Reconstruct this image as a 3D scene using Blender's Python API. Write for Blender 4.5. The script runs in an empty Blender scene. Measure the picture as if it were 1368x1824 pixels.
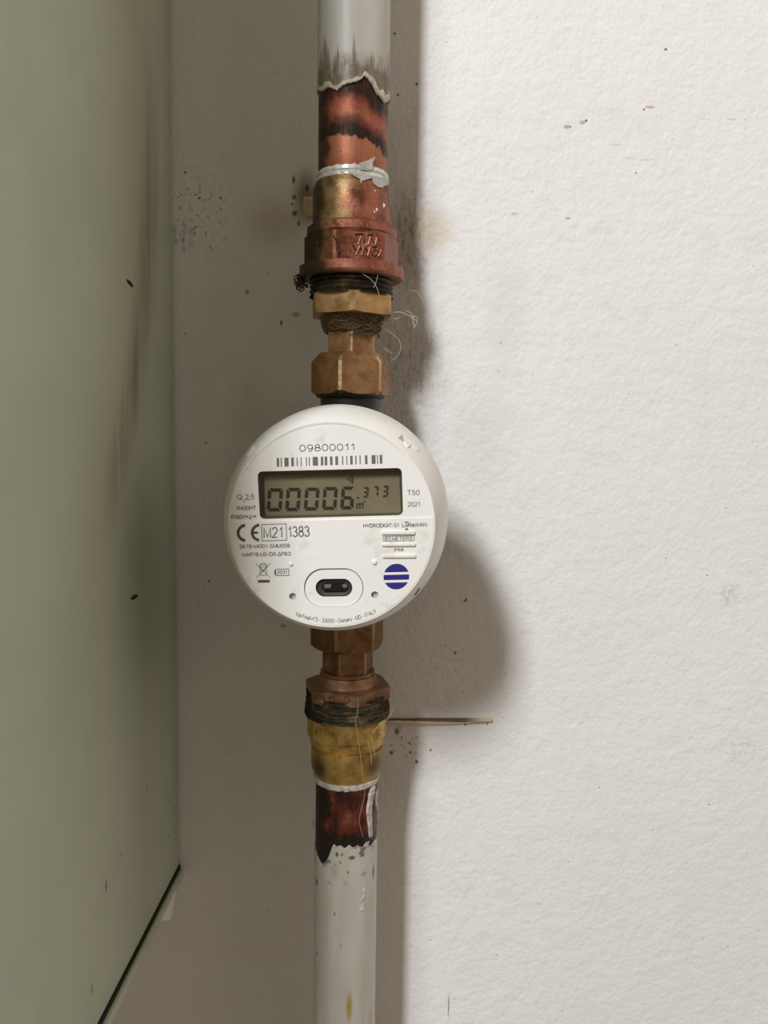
import bpy, bmesh, math, random
from mathutils import Vector, Matrix, noise as mnoise

SC = bpy.context.scene
COL = SC.collection
PI = math.pi
rnd = random.Random(7)

# ------------------------------------------------------------------ camera
F_PX, CX, CY = 1419.0, 684.0, 912.0            # focal length and centre for a 1368x1824 frame
DIST = 0.372                                    # camera to wall
Yc = Vector((25, 134, -F_PX)).normalized()      # world axes seen from the camera (from the vanishing points)
Zc = -Vector((-211, -14988, -F_PX)); Zc = (Zc - Yc * Zc.dot(Yc)).normalized()
Xc = Yc.cross(Zc)
ROT = Matrix((Xc, Yc, Zc))
CAM = Vector((0, -DIST, 0))
cam_data = bpy.data.cameras.new('camera')
cam_data.sensor_fit = 'VERTICAL'; cam_data.sensor_height = 36.0; cam_data.sensor_width = 27.0
cam_data.lens = F_PX / 1824 * 36.0
cam_data.clip_start = 0.01; cam_data.clip_end = 20
cam = bpy.data.objects.new('camera', cam_data); COL.objects.link(cam)
cam.matrix_world = Matrix.Translation(CAM) @ ROT.to_4x4()
SC.camera = cam

# ------------------------------------------------------------------ world, lamp, exposure
world = bpy.data.worlds.new('room_light'); SC.world = world; world.use_nodes = True
bg = world.node_tree.nodes['Background']
bg.inputs[0].default_value = (1.0, 0.84, 0.66, 1); bg.inputs[1].default_value = 0.195
def area(name, direction, dist, sx, sy, power, col, target=(0, -0.05, 0)):
    d = Vector(direction).normalized()
    l = bpy.data.lights.new(name, 'AREA'); l.shape = 'RECTANGLE'; l.size = sx; l.size_y = sy
    l.energy = power; l.color = col
    o = bpy.data.objects.new(name, l); COL.objects.link(o)
    o.location = Vector(target) + d * dist
    o.rotation_euler = (-d).to_track_quat('-Z', 'Y').to_euler()
    return o
area('ceiling_lamp', (-0.46, -1.0, 0.76), 2.2, 0.26, 0.50, 47.5, (0.96, 0.985, 1.0))
area('right_fill', (0.90, -0.42, 0.50), 1.6, 1.0, 1.0, 3.7, (1.0, 0.87, 0.70))  # added soft fill from the right; its source is unseen
SC.view_settings.view_transform = 'Standard'; SC.view_settings.look = 'None'
SC.view_settings.gamma = 1.0; SC.view_settings.use_curve_mapping = False
SC.view_settings.exposure = 0.0

# ------------------------------------------------------------------ pixel <-> place
def ray(px, py):
    return ROT @ Vector((px - CX, CY - py, -F_PX))
def at(px, py, y):                              # point of the plane y = const seen at a pixel
    d = ray(px, py); return CAM + d * ((y - CAM.y) / d.y)
def at_x(px, py, x):
    d = ray(px, py); return CAM + d * ((x - CAM.x) / d.x)
def depth(p):
    return -((ROT.transposed() @ (Vector(p) - CAM)).z)

# ------------------------------------------------------------------ shader helpers
class NT:
    def __init__(s, name):
        s.m = bpy.data.materials.new(name); s.m.use_nodes = True
        s.t = s.m.node_tree; s.t.nodes.clear()
        s.out = s.t.nodes.new('ShaderNodeOutputMaterial')
        s.tc = s.t.nodes.new('ShaderNodeTexCoord')
        s.P = s.tc.outputs['Object']
    def n(s, kind): return s.t.nodes.new(kind)
    def put(s, sock, v):
        if isinstance(v, bpy.types.NodeSocket): s.t.links.new(v, sock)
        elif isinstance(v, tuple) and len(v) == 3 and sock.type == 'RGBA': sock.default_value = (*v, 1)
        else: sock.default_value = v
    def math(s, op, a, b=0.0, c=None, clamp=False):
        x = s.n('ShaderNodeMath'); x.operation = op; x.use_clamp = clamp
        s.put(x.inputs[0], a); s.put(x.inputs[1], b)
        if c is not None: s.put(x.inputs[2], c)
        return x.outputs[0]
    def vec(s, op, a, b):
        x = s.n('ShaderNodeVectorMath'); x.operation = op
        s.put(x.inputs[0], a)
        if op == 'SCALE': s.put(x.inputs[3], b)
        else: s.put(x.inputs[1], b)
        return x.outputs['Value'] if op in ('LENGTH', 'DISTANCE', 'DOT_PRODUCT') else x.outputs[0]
    def sep(s, v):
        x = s.n('ShaderNodeSeparateXYZ'); s.put(x.inputs[0], v); return x.outputs
    def noise(s, scale, detail=3.0, rough=0.55, vec=None, stretch=None, dist=0.0):
        v = vec if vec is not None else s.P
        if stretch: v = s.vec('MULTIPLY', v, stretch)
        x = s.n('ShaderNodeTexNoise'); s.put(x.inputs['Vector'], v)
        x.inputs['Scale'].default_value = scale; x.inputs['Detail'].default_value = detail
        x.inputs['Roughness'].default_value = rough; x.inputs['Distortion'].default_value = dist
        return x.outputs[0]
    def voronoi(s, scale, feature='F1', rnd_=1.0, stretch=None):
        v = s.P if not stretch else s.vec('MULTIPLY', s.P, stretch)
        x = s.n('ShaderNodeTexVoronoi'); x.feature = feature; s.put(x.inputs['Vector'], v)
        x.inputs['Scale'].default_value = scale; x.inputs['Randomness'].default_value = rnd_
        return x.outputs
    def rng(s, v, a, b, c=0.0, d=1.0, smooth=True):
        x = s.n('ShaderNodeMapRange'); x.interpolation_type = 'SMOOTHSTEP' if smooth else 'LINEAR'
        s.put(x.inputs[0], v); s.put(x.inputs[1], a); s.put(x.inputs[2], b); s.put(x.inputs[3], c); s.put(x.inputs[4], d)
        return x.outputs[0]
    def mix(s, f, a, b):
        x = s.n('ShaderNodeMix'); x.data_type = 'RGBA'
        s.put(x.inputs[0], f); s.put(x.inputs[6], a); s.put(x.inputs[7], b); return x.outputs[2]
    def ramp(s, f, stops, interp='LINEAR'):
        x = s.n('ShaderNodeValToRGB'); s.put(x.inputs[0], f); r = x.color_ramp; r.interpolation = interp
        while len(r.elements) < len(stops): r.elements.new(0.5)
        for e, (p, c) in zip(r.elements, stops): e.position = p; e.color = (*c, 1)
        return x.outputs[0]
    def spot(s, c, rad, soft=0.5):              # 1 inside an ellipsoid, 0 outside
        d = s.vec('SUBTRACT', s.P, tuple(c))
        d = s.vec('DIVIDE', d, tuple(rad))
        return s.rng(s.vec('LENGTH', d, (0, 0, 0)), 1.0 - soft, 1.0, 1.0, 0.0)
    def bump(s, h, strength=0.5, dist=0.001, prev=None):
        x = s.n('ShaderNodeBump'); x.inputs['Strength'].default_value = strength
        x.inputs['Distance'].default_value = dist; s.put(x.inputs['Height'], h)
        if prev is not None: s.put(x.inputs['Normal'], prev)
        return x.outputs[0]
    def done(s, color, rough=0.5, metal=0.0, normal=None, spec=0.5, coat=0.0):
        b = s.n('ShaderNodeBsdfPrincipled')
        s.put(b.inputs['Base Color'], color); s.put(b.inputs['Roughness'], rough); s.put(b.inputs['Metallic'], metal)
        b.inputs['Specular IOR Level'].default_value = spec; b.inputs['Coat Weight'].default_value = coat
        if normal is not None: s.put(b.inputs['Normal'], normal)
        s.t.links.new(b.outputs[0], s.out.inputs[0]); return s.m
def lin(r, g, b):                               # sRGB 0-255 -> linear
    f = lambda v: (v / 255) / 12.92 if v <= 10 else ((v / 255 + 0.055) / 1.055) ** 2.4
    return (f(r), f(g), f(b))
def plain(name, col, rough=0.5, metal=0.0, grain=0.0, gscale=900.0, spec=0.5, bump=0.0):
    t = NT(name); c = col
    if grain:
        n = t.noise(gscale, 4)
        c = t.mix(t.rng(n, 0.35, 0.7), col, tuple(v * (1 - grain) for v in col))
    nrm = t.bump(t.noise(gscale * 1.3, 3), bump, 0.0004) if bump else None
    return t.done(c, rough, metal, nrm, spec)

# ------------------------------------------------------------------ object helpers
def setp(o, **k):
    for a, b in k.items():
        if b is not None: o[a] = b
def thing(name, label, cat, loc, group=None):
    o = bpy.data.objects.new(name, None); COL.objects.link(o); o.empty_display_size = 0.02
    o.location = loc; setp(o, label=label, category=cat, group=group); return o
def root_of(o):
    while o.parent: o = o.parent
    return o
def sharpen(bm, ang=32):
    bm.normal_update()
    for f in bm.faces: f.smooth = True
    for e in bm.edges:
        if len(e.link_faces) == 2 and e.calc_face_angle(0) > math.radians(ang): e.smooth = False
def obj(name, bm, mat, parent=None, label=None, ang=32, recalc=True, smooth=True, mat2=None):
    """link a bmesh built in world coordinates as one mesh object under its thing"""
    if recalc: bmesh.ops.recalc_face_normals(bm, faces=bm.faces)
    if smooth: sharpen(bm, ang)
    if parent is not None:
        bmesh.ops.translate(bm, verts=bm.verts, vec=-root_of(parent).location)
    me = bpy.data.meshes.new(name); bm.to_mesh(me); bm.free()
    me.materials.append(mat); me.materials.append(mat2 or mat)
    o = bpy.data.objects.new(name, me); COL.objects.link(o)
    if parent is not None: o.parent = parent
    if label: o['label'] = label
    return o
def single(name, bm, mat, label, cat, loc, group=None, kind=None):
    """a thing that is one mesh"""
    bmesh.ops.recalc_face_normals(bm, faces=bm.faces); sharpen(bm)
    bmesh.ops.translate(bm, verts=bm.verts, vec=-Vector(loc))
    me = bpy.data.meshes.new(name); bm.to_mesh(me); bm.free(); me.materials.append(mat)
    o = bpy.data.objects.new(name, me); COL.objects.link(o); o.location = loc
    setp(o, label=label, category=cat, group=group, kind=kind); return o
def box(bm, lo, hi, bev=0.0):
    lo, hi = Vector(lo), Vector(hi)
    r = bmesh.ops.create_cube(bm, size=1, matrix=Matrix.Translation((lo + hi) / 2) @ Matrix.Diagonal((*(hi - lo), 1)))
    if bev:
        ed = list({e for v in r['verts'] for e in v.link_edges})
        bmesh.ops.bevel(bm, geom=ed, offset=bev, segments=2, affect='EDGES', profile=0.6)
    return bm
def grid_faces(bm, rows, closed=True):
    for a, b in zip(rows[:-1], rows[1:]):
        n = len(a)
        for i in range(n if closed else n - 1):
            j = (i + 1) % n
            try: bm.faces.new((a[i], a[j], b[j], b[i]))
            except ValueError: pass
def lathe(prof, ax, ay, seg=96, fn=None, bm=None, cap=(False, False)):
    """revolve (z, r) about the vertical axis; fn(theta, z, r, k) -> (z, r) bends single points"""
    bm = bm or bmesh.new(); rows = []
    for k, (z, r) in enumerate(prof):
        row = []
        for i in range(seg):
            th = 2 * PI * i / seg
            zz, rr = fn(th, z, r, k) if fn else (z, r)
            row.append(bm.verts.new((ax + rr * math.sin(th), ay - rr * math.cos(th), zz)))
        rows.append(row)
    grid_faces(bm, rows)
    if cap[0]: bm.faces.new(rows[0])
    if cap[1]: bm.faces.new(rows[-1])
    return bm
def poly_r(th, n, th0, bev=0.0):
    """radius factor of an n-gon with corners at th0 (corner bevelled a little)"""
    s = 2 * PI / n; a = (th - th0) % s
    r = math.cos(PI / n) / math.cos(a - PI / n)
    return min(r, 1.0 - bev)
def hex_nut(z0, z1, R, ax, ay, th0, n=6, bev=0.02, ch_top=0.0, ch_bot=0.0, inner=0.6, bm=None, rc=0.9, jitter=0.0):
    """polygonal nut between z0 (low) and z1 (high) with conical chamfers, which give the arcs on the flats"""
    th0 = math.radians(th0); bm = bm or bmesh.new()
    abev = PI / n - math.acos(min(1, math.cos(PI / n) / (1 - bev))) if bev > 0 else 0.02
    angs = set()
    for k in range(n):
        c = th0 + 2 * PI * k / n
        for d in (-abev - 0.05, -abev - 0.0005, -abev * 0.5, 0, abev * 0.5, abev + 0.0005, abev + 0.05): angs.add(round((c + d) % (2 * PI), 5))
        for j in range(1, 8): angs.add(round((c + 2 * PI / n * j / 8) % (2 * PI), 5))
    angs = sorted(angs); rows = []
    rin = R * inner
    def prof(th):
        r = R * poly_r(th, n, th0, bev)
        rr = rc * R
        dt = max(0, r - rr) * ch_top; db = max(0, r - rr) * ch_bot
        j = jitter * mnoise.noise(Vector((math.sin(th) * 3, math.cos(th) * 3, z0 * 90)))
        return [(z0, rin), (z0, min(r, rr)), (z0 + db, r + j), (z1 - dt, r + j), (z1, min(r, rr)), (z1, rin)]
    pts = [prof(t) for t in angs]
    for k in range(6):
        rows.append([bm.verts.new((ax + p[k][1] * math.sin(t), ay - p[k][1] * math.cos(t), p[k][0])) for p, t in zip(pts, angs)])
    grid_faces(bm, rows); grid_faces(bm, [rows[-1], rows[0]])
    bmesh.ops.remove_doubles(bm, verts=bm.verts, dist=1e-6)
    for f in bm.faces:
        c = f.calc_center_median(); th = math.atan2(c.x - ax, -(c.y - ay)); a = (th - th0) % (2 * PI / n)
        if math.hypot(c.x - ax, c.y - ay) > R * rc * 0.99 and (a < abev or a > 2 * PI / n - abev): f.material_index = 1
    return bm
def tube(bm, pts, r, sides=6, r_end=None):
    pts = [Vector(p) for p in pts]; rows = []
    for i, p in enumerate(pts):
        d = (pts[min(i + 1, len(pts) - 1)] - pts[max(i - 1, 0)]).normalized()
        u = d.orthogonal().normalized(); v = d.cross(u)
        if rows: # keep the frame from flipping
            u0 = rows_u; u = (u0 - d * u0.dot(d)).normalized(); v = d.cross(u)
        rows_u = u
        q = r if r_end is None else r + (r_end - r) * i / (len(pts) - 1)
        rows.append([bm.verts.new(p + (u * math.cos(a) + v * math.sin(a)) * q) for a in [2 * PI * k / sides for k in range(sides)]])
    grid_faces(bm, rows); bm.faces.new(rows[0]); bm.faces.new(rows[-1]); return bm
def bez(pts, n=8):
    """smooth curve through points (Catmull-Rom)"""
    P = [Vector(p) for p in pts]; P = [2 * P[0] - P[1]] + P + [2 * P[-1] - P[-2]]; out = []
    for i in range(1, len(P) - 2):
        for k in range(n):
            t = k / n
            out.append(0.5 * ((2 * P[i]) + (P[i + 1] - P[i - 1]) * t + (2 * P[i - 1] - 5 * P[i] + 4 * P[i + 1] - P[i + 2]) * t * t
                              + (3 * P[i] - P[i - 1] - 3 * P[i + 1] + P[i + 2]) * t ** 3))
    out.append(P[-2]); return out
def blob(bm, c, rad, seed=0, amp=0.25, sub=2):
    r = bmesh.ops.create_icosphere(bm, subdivisions=sub, radius=1)
    for v in r['verts']:
        d = v.co.copy(); k = 1 + amp * mnoise.noise(d * 1.7 + Vector((seed, seed * 2.3, 0)))
        v.co = Vector(c) + Vector((d.x * rad[0], d.y * rad[1], d.z * rad[2])) * k
    return bm
def prism(bm, pts, off, back):
    """plate: outline pts moved by off, and a copy moved by back, joined"""
    a = [bm.verts.new(Vector(p) + off) for p in pts]; b = [bm.verts.new(Vector(p) + back) for p in pts]
    n = len(a); bm.faces.new(a); bm.faces.new(b[::-1])
    for i in range(n): bm.faces.new((a[i], a[(i + 1) % n], b[(i + 1) % n], b[i]))
    return bm

# ================================================================== STRUCTURE: the wall
def wall_material():
    t = NT('plaster_wall')
    W = lambda px, py: tuple(at(px, py, 0))
    big = t.noise(9, 3); col = t.mix(t.rng(big, 0.3, 0.7), (0.815, 0.795, 0.78), (0.79, 0.77, 0.752))
    col = t.mix(t.rng(t.noise(60, 5), 0.5, 0.8, 0, 0.35), col, (0.70, 0.67, 0.62))
    px = lambda n: n * 0.000265                 # pixels on the wall -> metres
    def stain(c, mask, color, k):
        return t.mix(t.math('MULTIPLY', mask, k), c, color)
    fine = t.noise(420, 4, 0.6); speck = t.rng(fine, 0.56, 0.66)
    streak = t.rng(t.noise(330, 4, 0.6, stretch=(1.6, 1, 0.7)), 0.48, 0.64)
    def patch(c, x, y, rx, ry, color, k, tex=None, soft=0.9):
        m = t.spot(W(x, y), (px(rx), 0.05, px(ry)), soft)
        if tex is not None: m = t.math('MULTIPLY', m, tex)
        return stain(c, m, color, k)
    dirt, brown, rust = (0.10, 0.085, 0.06), (0.13, 0.075, 0.035), (0.36, 0.24, 0.13)
    col = patch(col, 352, 380, 95, 110, dirt, 0.75, speck)
    col = patch(col, 325, 420, 40, 40, dirt, 0.5, streak)
    col = patch(col, 485, 395, 75, 75, rust, 0.33)
    col = patch(col, 545, 350, 32, 62, brown, 0.85)
    col = patch(col, 725, 430, 60, 130, brown, 0.45); col = patch(col, 728, 430, 55, 130, brown, 0.55, streak)
    col = patch(col, 770, 410, 55, 60, (0.55, 0.43, 0.25), 0.5)
    col = patch(col, 722, 640, 95, 150, dirt, 0.22); col = patch(col, 722, 650, 90, 150, dirt, 0.38, streak)
    col = patch(col, 715, 1320, 60, 70, brown, 0.75, speck)
    col = patch(col, 800, 1180, 110, 90, dirt, 0.25, speck)
    col = patch(col, 900, 560, 55, 160, (0.56, 0.53, 0.43), 0.2)
    col = patch(col, 860, 780, 80, 160, (0.60, 0.585, 0.52), 0.25)
    col = patch(col, 1300, 1060, 28, 34, dirt, 0.25, t.rng(fine, 0.4, 0.6))
    col = patch(col, 1320, 1330, 60, 45, dirt, 0.16, t.rng(fine, 0.45, 0.6))
    col = patch(col, 1000, 420, 160, 200, (0.60, 0.56, 0.52), 0.4, t.rng(t.noise(150, 4, stretch=(0.45, 1, 1.3)), 0.55, 0.7))
    col = patch(col, 420, 700, 120, 300, dirt, 0.10, t.rng(t.noise(40, 4), 0.4, 0.7))
    # single stains, each where the photograph has it
    tan, dark = (0.50, 0.37, 0.2), (0.035, 0.028, 0.02)
    for x, y, rx, ry, c in [(1010, 226, 8, 5, tan), (1038, 218, 7, 5, tan), (1044, 215, 3.2, 3, dark), (1016, 226, 2, 2, dark),
                            (1158, 191, 11, 3.2, tan), (1147, 195, 3, 2, dark), (1186, 88, 3.6, 3, dark), (1133, 308, 2.2, 2, dark),
                            (523, 320, 4.5, 9, brown), (524, 351, 5.5, 6, brown), (525, 380, 6.5, 7, brown), (532, 398, 4, 6, brown),
                            (520, 364, 3, 3, brown), (547, 335, 4, 8, dark),
                            (707, 1303, 6, 9, brown), (697, 1341, 4.5, 5, dark), (731, 1340, 3.5, 4, dark), (742, 1357, 4, 5, brown),
                            (767, 1336, 2.6, 3, dark), (829, 1291, 2.6, 2.6, dark), (868, 1290, 2.6, 2.6, brown),
                            (709, 169, 3, 3, dark), (742, 150, 3, 4, dark), (703, 60, 3, 3, dark), (811, 1163, 3, 4, dark),
                            (330, 307, 3, 3, dark), (393, 353, 3, 3, dark), (355, 353, 3.5, 3, dark), (318, 350, 2, 2, dark), (330, 594, 2, 2, dark),
                            (501, 575, 3, 6, dark), (527, 560, 9, 7, (0.42, 0.38, 0.3)), (440, 520, 6, 6, (0.35, 0.3, 0.24)),
                            (367, 789, 2.5, 2.5, dark), (372, 1035, 3, 2.5, dark), (519, 1095, 4, 4, brown), (505, 1115, 8, 5, (0.4, 0.33, 0.26)),
                            (799, 1792, 1.6, 30, (0.2, 0.17, 0.14)), (828, 1071, 4, 2, dark), (830, 1068, 2.5, 4, dark),
                            (1120, 282, 18, 1.7, (0.66, 0.62, 0.59)), (1150, 285, 16, 1.6, (0.64, 0.61, 0.58)), (1095, 258, 20, 1.6, (0.67, 0.63, 0.6)),
                            (1255, 212, 16, 1.5, (0.67, 0.63, 0.6)), (1305, 213, 12, 1.6, (0.6, 0.57, 0.54)), (1012, 389, 7, 2.4, (0.4, 0.33, 0.3)),
                            (917, 381, 9, 3.4, (0.6, 0.5, 0.4)), (1038, 140, 7, 1.8, (0.65, 0.62, 0.6)), (1105, 568, 5, 1.8, (0.6, 0.57, 0.54))]:
        col = patch(col, x, y, rx, ry, c, 0.85, None, 0.65)
    # sparse pinholes
    v = t.voronoi(150); pin = t.math('MULTIPLY', t.rng(v['Distance'], 0.0, 0.09, 1, 0), t.rng(t.sep(v['Color'])[0], 0.66, 0.95))
    col = t.mix(t.math('MULTIPLY', pin, 0.75), col, (0.2, 0.17, 0.14))
    h1 = t.noise(560, 2, 0.45, stretch=(1.1, 1, 0.9)); h2 = t.noise(110, 3); h3 = t.rng(t.voronoi(260, 'SMOOTH_F1')['Distance'], 0.1, 0.6)
    n = t.bump(h2, 0.22, 0.0024); n = t.bump(h3, 0.20, 0.0005, n); n = t.bump(h1, 0.42, 0.0006, n)
    n = t.bump(t.math('MULTIPLY', pin, -1.0), 0.6, 0.0005, n)
    return t.done(col, 0.62, 0, n, 0.3)
bm = bmesh.new(); box(bm, (-0.95, 0.0, -0.95), (1.0, 0.08, 0.95))
o = obj('wall_back', bm, wall_material()); o['kind'] = 'structure'
o['label'] = 'off-white roughly plastered wall with brown stains behind the pipes'

# ================================================================== cabinet on the left
XC = at(312, 770, 0).x                          # its right-hand side stands square to the wall
ZB = at(320, 1540, 0).z                         # its lower edge
DEPTH_CAB = 0.233
cab = thing('cabinet', 'grey-green metal cabinet against the wall, its plain side facing the water meter', 'cabinet', (XC - 0.15, -0.10, ZB))
def cab_material():
    t = NT('cabinet_enamel')
    col = t.mix(t.rng(t.noise(25, 3), 0.35, 0.7), (0.545, 0.585, 0.465), (0.51, 0.55, 0.435))
    s = t.sep(t.P); dy = t.math('ADD', s[1], 0.10 * -1)       # 0 at the wall, negative towards the room
    zz = s[2]
    # brown smears of greasy dirt beside the wall, with ambient shade painted in
    ctr = t.math('MULTIPLY_ADD', t.math('POWER', t.math('MAXIMUM', t.math('SUBTRACT', 0.34, zz), 0.0), 2.0), -2.3, -0.030)
    off = t.math('SUBTRACT', dy, ctr)
    band = t.rng(t.math('ABSOLUTE', off), 0.002, 0.019, 1, 0)
    zm = t.math('MULTIPLY', t.rng(zz, 0.15, 0.23), t.rng(zz, 0.30, 0.42, 1, 0))
    st = t.rng(t.noise(170, 2, 0.5, stretch=(1, 1, 0.06)), 0.30, 0.70)
    m = t.math('MULTIPLY', t.math('MULTIPLY', band, zm), t.math('MULTIPLY_ADD', st, 0.7, 0.25))
    col = t.mix(t.math('MULTIPLY', m, 0.62), col, lin(112, 92, 58))
    # spots low down
    sp = t.rng(t.noise(330, 3), 0.66, 0.70)
    lowm = t.math('MULTIPLY', t.rng(dy, -0.05, -0.004), t.rng(zz, 0.08, 0.02))
    col = t.mix(t.math('MULTIPLY', t.math('MULTIPLY', sp, lowm), 0.8), col, (0.05, 0.04, 0.03))
    for px, py, ry, rz, c in [(189, 1578, 0.0012, 0.0035, (0.12, 0.09, 0.06)), (185, 1590, 0.0006, 0.0008, (0.03, 0.02, 0.02)), (273, 1568, 0.0009, 0.001, (0.05, 0.04, 0.03)),
                              (301, 1489, 0.0008, 0.0012, (0.03, 0.025, 0.02)), (216, 1523, 0.0008, 0.0014, (0.15, 0.1, 0.08)), (301, 1425, 0.0009, 0.002, (0.04, 0.03, 0.02)),
                              (262, 1405, 0.001, 0.0022, (0.2, 0.16, 0.1)), (164, 1762, 0.001, 0.003, (0.2, 0.15, 0.1)), (302, 683, 0.0006, 0.0008, (0.04, 0.03, 0.02))]:
        p = at_x(px, py, XC) - cab.location
        col = t.mix(t.math('MULTIPLY', t.spot(p, (0.02, ry, rz), 0.7), 0.8), col, c)
    n = t.bump(t.noise(700, 2), 0.06, 0.0003)
    return t.done(col, 0.42, 0, n, 0.35)
CABM = cab_material()
bm = bmesh.new(); box(bm, (XC - 0.30, -DEPTH_CAB + 0.018, ZB), (XC, -0.0012, ZB + 0.75), 0.0012)
obj('body', bm, CABM, cab)
bm = bmesh.new(); box(bm, (XC - 0.30, -DEPTH_CAB, ZB + 0.002), (XC - 0.001, -DEPTH_CAB + 0.017, ZB + 0.748), 0.0015)
obj('door', bm, CABM, cab)
bm = bmesh.new(); box(bm, (XC - 0.299, -DEPTH_CAB + 0.012, ZB - 0.0062), (XC + 0.0019, -0.0006, ZB - 0.0017), 0.0005)
obj('bottom_rail', bm, CABM, cab, 'projecting grey-green rail below the dark gap')
bm = bmesh.new(); box(bm, (XC - 0.29, -DEPTH_CAB + 0.013, ZB - 0.0018), (XC + 0.0006, -0.0008, ZB + 0.0003))
obj('gap_shade', bm, plain('black_gap', (0.006, 0.006, 0.004), 0.8), cab)  # black strip added as the shade of the open gap, no seal
# white tab poking out below the rail
bm = bmesh.new()
pts = [at_x(x, y, XC + 0.0022) for x, y in [(313.3, 1586), (306.5, 1631), (303.5, 1637), (300, 1639), (287.5, 1640)]]
prism(bm, pts, Vector((0.0, 0, 0)), Vector((-0.0015, 0, 0)))
obj('tab', bm, plain('white_plastic', (0.90, 0.90, 0.84), 0.5, 0, 0.05, 300), cab, 'small white tab poking out below the rail at the wall')

# dark flecks stuck to the cabinet's side
for p0, p1, lab in [((225.5, 499), (237, 511), 'upper of two dark flecks stuck on the cabinet side, near its brown smear'),
                    ((232, 1067), (245.5, 1060), 'lower of two dark flecks stuck on the cabinet side, level with the meter')]:
    a, b = at_x(*p0, XC), at_x(*p1, XC); c = (a + b) / 2; bm = bmesh.new(); off = Vector((0.0002, 0, 0))
    ax_ = (b - a).normalized(); blob(bm, (0, 0, 0), (0.00035, (b - a).length / 2, 0.00075), seed=p0[0], amp=0.35)
    ang = math.atan2(ax_.z, ax_.y)
    bmesh.ops.rotate(bm, verts=bm.verts, cent=(0, 0, 0), matrix=Matrix.Rotation(ang, 3, 'X'))
    bmesh.ops.translate(bm, verts=bm.verts, vec=c + off)
    single('dirt_fleck', bm, plain('dark_fleck', (0.02, 0.017, 0.012), 0.7), lab, 'fleck', c, 'dark flecks on the cabinet side')

# ================================================================== the pipe run
AY = -0.031                                     # its axis, 31 mm in front of the wall
AX = at(625, 610, AY).x
def zf(py, r=0.0145):                           # height of the point on the front of a ring of radius r
    return at(625, py, AY - r).z
def rp(half, py):                               # pixels of half width -> radius
    z = at(625, py, AY).z; return half * depth((AX, AY, z)) / F_PX * 0.995
RP = rp(64.2, 150)                              # outer radius of the pipe with its paint
RCU = RP - 0.0005

def metal(name, stops, zsrc, scale=220, rough=(0.3, 0.55), metal_=0.85, spotc=None, spotk=0.0, bump=0.25, dark_left=0.0, grime=0.6):
    """dirty metal: noise between colours in stops"""
    t = NT(name)
    n = t.noise(scale, 5, 0.6); col = t.ramp(n, stops)
    g = t.rng(t.noise(scale * 0.35, 5, 0.65), 0.48, 0.68)
    col = t.mix(t.math('MULTIPLY', g, grime), col, (0.045, 0.032, 0.02))
    fine = t.rng(t.noise(scale * 5, 2), 0.6, 0.75)
    col = t.mix(t.math('MULTIPLY', fine, 0.35), col, spotc or (0.35, 0.25, 0.15))
    r = t.rng(n, 0.3, 0.7, rough[0], rough[1])
    r = t.math('ADD', r, t.math('MULTIPLY', g, 0.25))
    nrm = t.bump(t.noise(scale * 3, 4), bump, 0.0003)
    return t.done(col, r, metal_, nrm)

# ---- upper copper pipe
Z_TOP = 0.62
up = thing('copper_pipe', 'upper copper pipe, white paint burnt off above the coupling', 'pipe', (AX, AY, zf(318)))
def copper_upper():
    t = NT('copper_upper'); z0 = up.location.z
    zpx = lambda p: zf(p) - z0
    s = t.sep(t.P)
    wob = t.math('MULTIPLY', t.math('SUBTRACT', t.noise(120, 3), 0.5), 0.009)
    tilt = t.math('MULTIPLY', t.math('MAXIMUM', t.math('ADD', s[0], -0.001), 0.0), 0.42)
    fine = t.math('MULTIPLY', t.math('SUBTRACT', t.noise(330, 2, stretch=(1, 1, 0.30)), 0.5), 0.0045)
    zz = t.math('ADD', t.math('ADD', s[2], wob), fine)
    zt = t.math('ADD', zz, tilt)
    f = t.rng(zt, zpx(290), zpx(140), 0, 1, smooth=False)
    P = lambda p: (290 - p) / 150.0
    bright, mid, dark = (0.42, 0.15, 0.085), (0.32, 0.095, 0.05), (0.022, 0.012, 0.009)
    col = t.ramp(f, [(0, mid), (P(272), bright), (P(241), (0.44, 0.165, 0.09)), (P(237), dark), (P(222), (0.03, 0.015, 0.012)), (P(210), (0.17, 0.05, 0.03)),
                     (P(198), (0.38, 0.13, 0.075)), (P(182), (0.33, 0.095, 0.05)), (P(170), (0.13, 0.035, 0.02)), (P(160), (0.018, 0.011, 0.009)), (1, dark)])
    soot_shade = t.rng(t.math('ADD', s[0], t.math('MULTIPLY', t.math('SUBTRACT', t.noise(95, 4, 0.65), 0.5), 0.014)), -0.0075, -0.0110); col = t.mix(t.math('MULTIPLY', soot_shade, 0.85), col, (0.03, 0.017, 0.012))  # ragged soot at left, partly painting in the cabinet's shade
    st = t.rng(t.noise(900, 2, stretch=(1, 1, 0.05)), 0.45, 0.7); col = t.mix(t.math('MULTIPLY', st, 0.35), col, (0.2, 0.05, 0.025))
    dots = t.rng(t.noise(900, 1), 0.72, 0.76); col = t.mix(dots, col, (0.03, 0.02, 0.015))
    return t.done(col, t.rng(t.noise(200, 3), 0.3, 0.7, 0.46, 0.6), 0.55, t.bump(t.noise(700, 3, stretch=(1, 1, 0.2)), 0.15, 0.0003))
bm = lathe([(zf(325), RCU), (zf(250), RCU), (zf(180), RCU), (zf(60), RCU), (Z_TOP, RCU)], AX, AY, 96, cap=(True, True))
obj('tube', bm, copper_upper(), up)
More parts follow.
